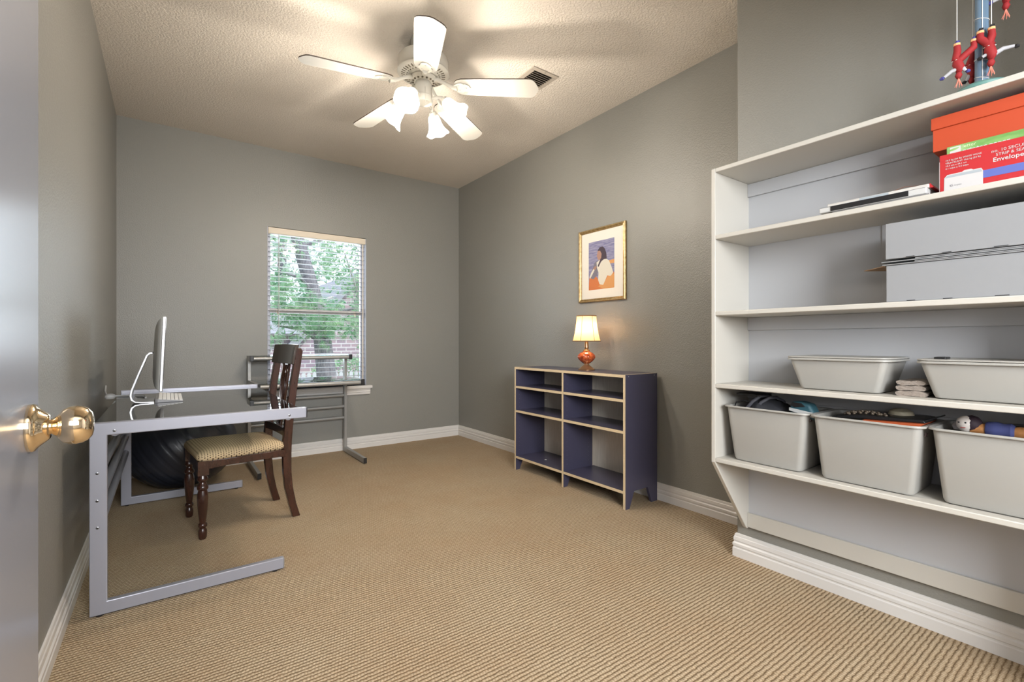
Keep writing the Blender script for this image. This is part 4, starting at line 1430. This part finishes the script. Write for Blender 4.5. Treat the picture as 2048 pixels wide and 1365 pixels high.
text_mesh('Staples', 0.0062, 'printed_text', LEMON, t, (XF - 0.0004, ey1 - 0.034, ez0 + 0.0175), ux, uy)
b = MB().prism([(ey1 - u, ez0 + v_) for u, v_ in ((0.024, 0.0175), (0.032, 0.0175), (0.032, 0.0195), (0.026, 0.0195), (0.026, 0.0215), (0.032, 0.0225), (0.030, 0.0235), (0.024, 0.0225))], 'x', XF - 0.0006, XF - 0.0004)
b.build('printed_mark', LEMON, t, smooth=False)

# green printer paper pack ----------------------------------------------------------
t = thing('printer_paper_pack', 'green printer paper pack lying on the red envelope box', 'paper pack', (2.09, 0.27, z3 + 0.1052))
gm = mat('green_wrap', (0.24, 0.50, 0.13), 0.45)
n_ = NT(gm)
n_.color(n_.ramp(n_.noise(n_.coord(scale=(1, 5, 14)), 3, 3), [(0.35, (0.12, 0.28, 0.07)), (0.6, (0.20, 0.38, 0.12)), (0.75, (0.30, 0.45, 0.22))]))
gx, gy1, gz0, gz1 = 1.9885, 0.408, z3 + 0.1052, z3 + 0.1445
MB().box(gx, 2.19, 0.13, gy1, gz0, gz1).build('pack_body', gm, t, bevel=0.002)
MB().prism([(gy1 - 0.008, gz1 - 0.036), (gy1 - 0.033, gz1 - 0.036), (gy1 - 0.033, gz1 - 0.004), (gy1 - 0.008, gz1 - 0.004)], 'x', gx - 0.0004, gx - 0.0001).build('logo_square', WHITE, t)
MB().prism([(gy1 - 0.008, gz1 - 0.016), (gy1 - 0.022, gz1 - 0.0145), (gy1 - 0.030, gz1 - 0.0095), (gy1 - 0.028, gz1 - 0.007), (gy1 - 0.014, gz1 - 0.0085), (gy1 - 0.008, gz1 - 0.0105)], 'x', gx - 0.0006, gx - 0.0004).build('logo_mark', gm, t)
text_mesh('letter', 0.0135, 'printed_text', mat('pale_green_print', (0.55, 0.62, 0.40), 0.6), t, (gx - 0.0004, gy1 - 0.037, gz1 - 0.0130), ux, uy)
text_mesh('printer paper', 0.0190, 'printed_text', WHITE, t, (gx - 0.0004, gy1 - 0.037, gz1 - 0.0290), ux, uy, bold=0.0003)

# orange shoe box ------------------------------------------------------------------
t = thing('shoe_box', 'orange lidded shoe box on top of the green paper pack', 'box', (2.10, 0.28, 1.656))
sy1 = 0.4455
zb = gz1 + 0.0004
MB().box(2.008, 2.196, 0.125, sy1, zb, zb + 0.098).build('box_body', ORANGE, t, bevel=0.001)
MB().box(2.003, 2.201, 0.121, sy1 + 0.004, zb + 0.070, zb + 0.1085).build('lid', ORANGE, t, bevel=0.0015)

# ---- hanging acrobat toy on top of the unit ----------------------------------------
ZT = SZ[4]
PXc, PYc = 2.025, 0.334
toy = thing('pole_toy', 'blue pole on a green base with hanging red dolls, standing on the shelf unit', 'toy', (PXc, PYc, ZT))
PB_ = mat('blue_pole_paint', (0.12, 0.19, 0.27), 0.35)
MB().lathe([(0.016, 0.008), (0.0155, 0.20), (0.0145, 0.62)], (PXc, PYc, ZT), 28).build('pole', PB_, toy)
b = MB()
M = Matrix.Rotation(radians(0), 3, 'Z')
b.lathe([(0.0, 0.0), (0.060, 0.0), (0.064, 0.004), (0.064, 0.012), (0.058, 0.018), (0.0, 0.018)], (PXc, PYc, ZT + 0.0003), 48)
b.build('base_disc', mat('green_base_paint', (0.10, 0.22, 0.20), 0.5), toy, bevel=0.0)
STR = mat('white_string', (0.75, 0.73, 0.70), 0.8)
b = MB()
for z0 in (0.045, 0.10, 0.165, 0.225):
    pts = []
    for k in range(25):
        a = 2 * pi * k / 24
        pts.append((PXc + 0.0165 * cos(a), PYc + 0.0165 * sin(a), ZT + z0 + 0.006 * sin(a)))
    b.tube(pts, 0.0009, 5)
b.tube([(PXc - 0.0164, PYc - 0.004, ZT + 0.012), (PXc - 0.0158, PYc - 0.004, ZT + 0.60)], 0.0009, 5)
b.build('pole_cord', STR, toy)
MB().box(PXc - 0.10, PXc + 0.10, PYc - 0.006, PYc + 0.006, ZT + 0.62, ZT + 0.63).box(PXc - 0.006, PXc + 0.006, PYc - 0.10, PYc + 0.10, ZT + 0.631, ZT + 0.641).build('cross_bar', PB_, toy)

RC = mat('doll_red_cloth', (0.27, 0.010, 0.012), 0.75)
WC = mat('doll_white_cloth', (0.42, 0.42, 0.44), 0.85)
OB = mat('doll_orange_band', (0.75, 0.40, 0.18), 0.7)


def hang_doll(label, top, size, lean, armL, armR, feet, string_to, spread=0.012):
    """a small cloth acrobat hanging head down; top = where the string meets the foot"""
    T = Vector(top)
    t = thing('acrobat_doll', label, 'doll', T, 0, 'red acrobat dolls hanging from the pole toy')
    s = size
    yv = Vector((0.25, -0.95, 0)).normalized()       # picture-right at this place
    dn = Vector((0, 0, -1))
    hip = T + dn * (0.062 * s) + yv * (lean * s)
    f2 = T + yv * (spread * 2.0 * s) + dn * (0.002 * s)
    b = MB()
    b.tube([T + dn * 0.010 * s, T + dn * 0.030 * s + yv * 0.001, hip - yv * 0.004 * s], [0.0082 * s, 0.0098 * s, 0.0108 * s], 10)
    b.tube([f2 + dn * 0.010 * s, f2 + dn * 0.030 * s, hip + yv * 0.005 * s], [0.0082 * s, 0.0098 * s, 0.0108 * s], 10)
    chest = hip + dn * 0.026 * s + yv * (0.006 * s)
    neck = hip + dn * 0.040 * s + yv * (0.003 * s)
    b.tube([hip + Vector((0, 0, 0.006 * s)), hip + dn * 0.010 * s, chest, neck], [0.0105 * s, 0.0135 * s, 0.0125 * s, 0.0065 * s], 12)
    head = neck + dn * 0.010 * s
    b.build('body', RC, t, angle=70)
    b = MB().tube([neck + dn * 0.001, head, head + dn * 0.010 * s], [0.0065 * s, 0.0095 * s, 0.005 * s], 12)
    b.build('head_scarf', RC, t, angle=70)
    for f in (T, f2):
        MB().tube([f + dn * 0.007 * s, f + dn * 0.014 * s], 0.0088 * s, 10).build('ankle_band', OB, t)
    for i, f in enumerate((T, f2)):
        MB().tube([f + dn * 0.008 * s, f + Vector((0, 0, 0.000)) + yv * 0.001, f + yv * 0.007 * s + Vector((0, 0, 0.001))], [0.006 * s, 0.005 * s, 0.002 * s], 8).build('shoe', feet, t)
    for av in (armL, armR):
        st = chest + dn * 0.002
        pts = [st, st + (yv * av[0] * 0.5 + Vector((0, 0, 1)) * (av[1] * 0.5 + 0.006)) * s, st + (yv * av[0] + Vector((0, 0, 1)) * av[1]) * s]
        MB().tube(pts, [0.0075 * s, 0.0062 * s, 0.0045 * s], 8).build('arm', WC, t, angle=70)
        e = pts[-1]
        MB().tube([e, e + yv * (0.004 * (1 if av[0] > 0 else -1)) * s + Vector((0, 0, -0.002 * s)), e + yv * (0.011 * (1 if av[0] > 0 else -1)) * s + Vector((0, 0, -0.004 * s))], [0.003 * s, 0.0065 * s, 0.003 * s], 7).build('hand', feet, t)
    b = MB()
    for k in range(7):
        a = k * 2 * pi / 7
        e = head + dn * 0.010 * s
        b.tube([e, e + Vector((0.004 * cos(a), 0.004 * sin(a), -0.012 * s)), e + Vector((0.009 * cos(a), 0.009 * sin(a), -0.026 * s))], [0.0016, 0.0012, 0.0006], 5)
    b.build('ribbons', mat('pink_ribbon', (0.75, 0.25, 0.18), 0.7), t)
    MB().tube([hip + Vector((-0.012 * s, 0, 0)) * 1.0 + dn * 0.001, hip + yv * 0.0135 * s + dn * 0.0, hip + Vector((0.012 * s, 0, 0)), hip - yv * 0.0135 * s], 0.0011, 6, closed=True).build('waist_cord', STR, t)
    MB().tube([T, Vector(string_to)], 0.0011, 6).build('string', STR, t)
    return t


BLU = mat('doll_blue', (0.05, 0.05, 0.22), 0.7)

hang_doll('red acrobat doll with blue shoes hanging leftmost on the toy, white arm to the left', (1.985, 0.383, 1.975), 0.95, 0.001, (-0.038, -0.016), (0.014, -0.012), BLU, (1.985, 0.383, 2.44), 0.020)
hang_doll('red acrobat doll with black shoes hanging just behind the leftmost doll', (2.050, 0.358, 1.972), 0.95, -0.006, (-0.016, -0.020), (0.030, 0.014), BLACKP, (2.050, 0.358, 2.44), 0.012)
hang_doll('red acrobat doll with black hands hanging in front of the blue pole', (2.000, 0.309, 1.992), 1.0, -0.004, (-0.022, 0.002), (0.046, 0.010), BLACKP, (2.000, 0.309, 2.44), -0.012)
hang_doll('highest red acrobat doll, cut off by the top edge of the picture', (2.060, 0.294, 2.175), 1.0, 0.004, (-0.032, 0.004), (0.024, 0.010), BLU, (2.060, 0.294, 2.44), 0.012)

# ================================================================== OUTSIDE
GZ = -0.35
gm = mat('lawn', (0.10, 0.16, 0.06), 0.9)
n_ = NT(gm)
n_.color(n_.ramp(n_.noise(n_.coord(), 3, 5), [(0.35, (0.05, 0.09, 0.03)), (0.65, (0.22, 0.26, 0.13))]))
struct(MB().box(-14, 24, 4.9, 45, GZ - 0.1, GZ).build('ground', gm, smooth=False))

# brick house
hs = thing('brick_house', 'mauve brick house with a grey gable roof beyond the trees', 'house', (3.5, 16.0, GZ))
bm_ = mat('house_brick', (0.3, 0.2, 0.2), 0.85)
n_ = NT(bm_)
br = n_.t.nodes.new('ShaderNodeTexBrick')
br.inputs['Color1'].default_value = (0.34, 0.24, 0.27, 1)
br.inputs['Color2'].default_value = (0.24, 0.18, 0.23, 1)
br.inputs['Mortar'].default_value = (0.50, 0.47, 0.48, 1)
br.inputs['Scale'].default_value = 1.0
br.inputs['Brick Width'].default_value = 0.30
br.inputs['Row Height'].default_value = 0.12
br.inputs['Mortar Size'].default_value = 0.014
cc = n_.t.nodes.new('ShaderNodeCombineXYZ')
xyz = n_.sep(n_.coord())
n_.t.links.new(n_.math('ADD', xyz[0], xyz[1]), cc.inputs[0])
n_.t.links.new(xyz[2], cc.inputs[1])
n_.t.links.new(cc.outputs[0], br.inputs['Vector'])
n_.color(br.outputs['Color'])
b = MB().prism([(0.5, GZ), (7.5, GZ), (7.5, 1.35), (4.9, 2.9), (4.0, 2.35), (3.2, 1.30), (0.5, 1.30)], 'y', 15.0, 21.0)
b.build('brick_wall', bm_, hs, smooth=False)
RF = mat('grey_shingles', (0.25, 0.25, 0.29), 0.9)
MB().prism([(2.75, 0.90), (2.95, 0.80), (4.9, 3.02), (8.0, 1.2), (8.0, 1.4), (4.9, 3.25)], 'y', 14.75, 21.2).build('gable_roof', RF, hs, smooth=False)
MB().prism([(14.6, 1.25), (21.2, 1.25), (21.2, 2.6), (18.0, 2.3)], 'x', -0.2, 3.1).build('lean_to_roof', RF, hs, smooth=False)
for x in (1.4, 5.4):
    fr = MB().box(x, x + 0.9, 14.94, 15.02, 0.1, 0.95).build('house_window', WINF, hs)
    MB().box(x + 0.06, x + 0.84, 14.93, 14.945, 0.16, 0.89).build('pane', mat('dark_pane', (0.10, 0.13, 0.16), 0.1), fr)
fn = thing('picket_fence', 'pale grey picket fence in front of the brick house', 'fence', (3.0, 12.5, GZ))
FM = mat('fence_grey', (0.45, 0.45, 0.48), 0.8)
b = MB()
for k in range(48):
    x = 0.2 + k * 0.13
    b.prism([(x, GZ), (x + 0.09, GZ), (x + 0.09, 0.22), (x + 0.045, 0.28), (x, 0.22)], 'y', 12.5, 12.52)
b.build('pickets', FM, fn, smooth=False)
MB().box(0.2, 6.4, 12.52, 12.56, 0.02, 0.09).build('fence_rail', FM, fn)

BARK = m_wood('pine_bark', (0.10, 0.095, 0.115), (0.24, 0.22, 0.24), 0.95, (6, 6, 2))
BARK2 = m_wood('pale_bark', (0.30, 0.28, 0.27), (0.48, 0.45, 0.42), 0.95, (6, 6, 2))


def leaf_mat(name, c1, c2):
    m = bpy.data.materials.new(name)
    m.use_nodes = True
    t = m.node_tree
    t.nodes.clear()
    o = t.nodes.new('ShaderNodeOutputMaterial')
    d_ = t.nodes.new('ShaderNodeBsdfDiffuse')
    tr = t.nodes.new('ShaderNodeBsdfTranslucent')
    mx_ = t.nodes.new('ShaderNodeMixShader'); mx_.inputs[0].default_value = 0.45
    tc = t.nodes.new('ShaderNodeTexCoord')
    no = t.nodes.new('ShaderNodeTexNoise'); no.inputs['Scale'].default_value = 5.0
    rp = t.nodes.new('ShaderNodeValToRGB')
    rp.color_ramp.elements[0].position = 0.35; rp.color_ramp.elements[0].color = (*c1, 1)
    rp.color_ramp.elements[1].position = 0.68; rp.color_ramp.elements[1].color = (*c2, 1)
    t.links.new(tc.outputs['Object'], no.inputs['Vector'])
    t.links.new(no.outputs[0], rp.inputs[0])
    t.links.new(rp.outputs[0], d_.inputs[0]); t.links.new(rp.outputs[0], tr.inputs[0])
    t.links.new(d_.outputs[0], mx_.inputs[1]); t.links.new(tr.outputs[0], mx_.inputs[2]); t.links.new(mx_.outputs[0], o.inputs[0])
    return m


LEAF1 = leaf_mat('broad_leaf', (0.20, 0.36, 0.22), (0.52, 0.66, 0.46))
NEED = leaf_mat('pine_needle', (0.22, 0.42, 0.28), (0.48, 0.64, 0.42))


def rv(rng):
    while True:
        p = Vector((rng.uniform(-1, 1), rng.uniform(-1, 1), rng.uniform(-1, 1)))
        if 0.05 < p.length <= 1:
            return p


def leafy(b, rng, c, rad, n, size):
    for _ in range(n):
        p = rv(rng)
        p = p.normalized() * (p.length ** 0.5)
        q = Vector(c) + Vector((p.x * rad[0], p.y * rad[1], p.z * rad[2]))
        u = rv(rng).normalized(); w_ = u.cross(rv(rng)).normalized()
        s = size * rng.uniform(0.6, 1.3)
        b.add([q - u * s, q + w_ * s * 0.42 - u * s * 0.1, q + u * s, q - w_ * s * 0.42 - u * s * 0.1], [(0, 1, 2, 3)])


def tuft(b, rng, c, n, L):
    d0 = rv(rng).normalized()
    for _ in range(n):
        dv = (d0 + rv(rng) * 0.9).normalized()
        sd = dv.cross(rv(rng)).normalized() * 0.0045
        q = Vector(c)
        e = q + dv * L * rng.uniform(0.7, 1.1)
        b.add([q - sd, q + sd, e], [(0, 1, 2)])


rng = random.Random(7)
pine = thing('pine_tree', 'tall pine with a dark leaning trunk seen through the blinds', 'tree', (2.35, 9.0, GZ))
tr_pts = [(2.42, 9.0, GZ), (2.33, 9.0, 0.6), (2.25, 9.0, 1.3), (2.12, 9.0, 1.9), (1.98, 9.0, 2.4), (1.82, 9.0, 3.0), (1.62, 9.0, 4.2)]
tk = MB().tube(tr_pts, [0.20, 0.17, 0.145, 0.13, 0.12, 0.11, 0.08], 12)
tk.build('trunk', BARK, pine)
for (p0, p1, p2) in (((2.12, 9, 1.9), (1.85, 8.8, 2.15), (1.4, 8.6, 2.2)), ((2.25, 9, 1.3), (2.6, 8.9, 1.6), (3.0, 8.8, 1.7)), ((2.28, 9, 1.0), (1.9, 8.9, 1.25), (1.5, 8.8, 1.3)), ((1.9, 9, 2.7), (2.3, 8.9, 2.9), (2.9, 8.8, 2.95)), ((2.2, 9, 1.6), (1.9, 8.7, 1.6), (1.6, 8.5, 1.45))):
    MB().tube([p0, p1, p2], [0.045, 0.03, 0.012], 8).build('branch', BARK, pine)
b = MB()
for c, rad, n in (((1.55, 8.6, 1.75), (0.45, 0.4, 0.42), 190), ((2.05, 8.5, 1.45), (0.5, 0.4, 0.35), 170), ((2.75, 8.9, 1.45), (0.45, 0.4, 0.35), 110), ((1.45, 8.8, 1.2), (0.35, 0.4, 0.25), 45), ((2.6, 9.1, 2.2), (0.6, 0.4, 0.5), 70), ((1.6, 8.9, 2.75), (0.4, 0.4, 0.35), 25), ((2.2, 8.8, 1.15), (0.5, 0.4, 0.22), 35)):
    for _ in range(n):
        p = rv(rng)
        tuft(b, rng, (c[0] + p.x * rad[0], c[1] + p.y * rad[1], c[2] + p.z * rad[2]), 22, 0.17)
b.build('needles', NEED, pine, smooth=False)

t2 = thing('leafy_tree', 'light green broadleaf tree at the right side of the window view', 'tree', (2.55, 7.0, GZ))
MB().tube([(2.52, 7.1, GZ), (2.50, 7.1, 0.8), (2.45, 7.05, 1.7), (2.48, 7.0, 2.9)], [0.06, 0.05, 0.04, 0.025], 10).build('trunk', BARK2, t2)
for pts in (((2.50, 7.1, 0.9), (2.65, 7.0, 1.35), (2.73, 6.9, 1.9)), ((2.47, 7.1, 1.35), (2.25, 7.0, 1.8), (2.05, 6.9, 2.3)), ((2.46, 7.05, 1.9), (2.57, 7.0, 2.3), (2.65, 6.9, 2.7))):
    MB().tube(pts, [0.026, 0.017, 0.009], 7).build('branch', BARK2, t2)
b = MB()
leafy(b, rng, (2.33, 6.95, 2.25), (0.62, 0.42, 0.52), 2100, 0.030)
leafy(b, rng, (2.50, 6.95, 1.45), (0.30, 0.35, 0.68), 1200, 0.030)
leafy(b, rng, (2.50, 6.85, 0.8), (0.30, 0.30, 0.52), 850, 0.030)
leafy(b, rng, (1.65, 6.95, 2.60), (0.42, 0.35, 0.26), 300, 0.026)
b.build('leaves', LEAF1, t2, smooth=False)
t3 = thing('far_tree', 'pale distant tree behind the pine', 'tree', (4.0, 24.0, GZ))
MB().tube([(4.3, 24, GZ), (4.2, 24, 3), (4.4, 24, 7)], [0.3, 0.25, 0.1], 10).build('trunk', BARK, t3)
b = MB()
leafy(b, rng, (4.0, 24, 5.2), (2.6, 1.5, 1.9), 1500, 0.16)
b.build('leaves', leaf_mat('hazy_leaf', (0.30, 0.42, 0.34), (0.60, 0.70, 0.58)), t3, smooth=False)
t4 = thing('round_bush', 'low rounded bush at the foot of the house wall', 'bush', (3.9, 13.4, GZ))
MB().tube([(3.9, 13.4, GZ), (3.9, 13.4, 0.2)], [0.05, 0.03], 8).build('stem', BARK, t4)
b = MB()
leafy(b, rng, (3.9, 13.4, 0.15), (0.8, 0.5, 0.5), 900, 0.06)
b.build('leaves', LEAF1, t4, smooth=False)
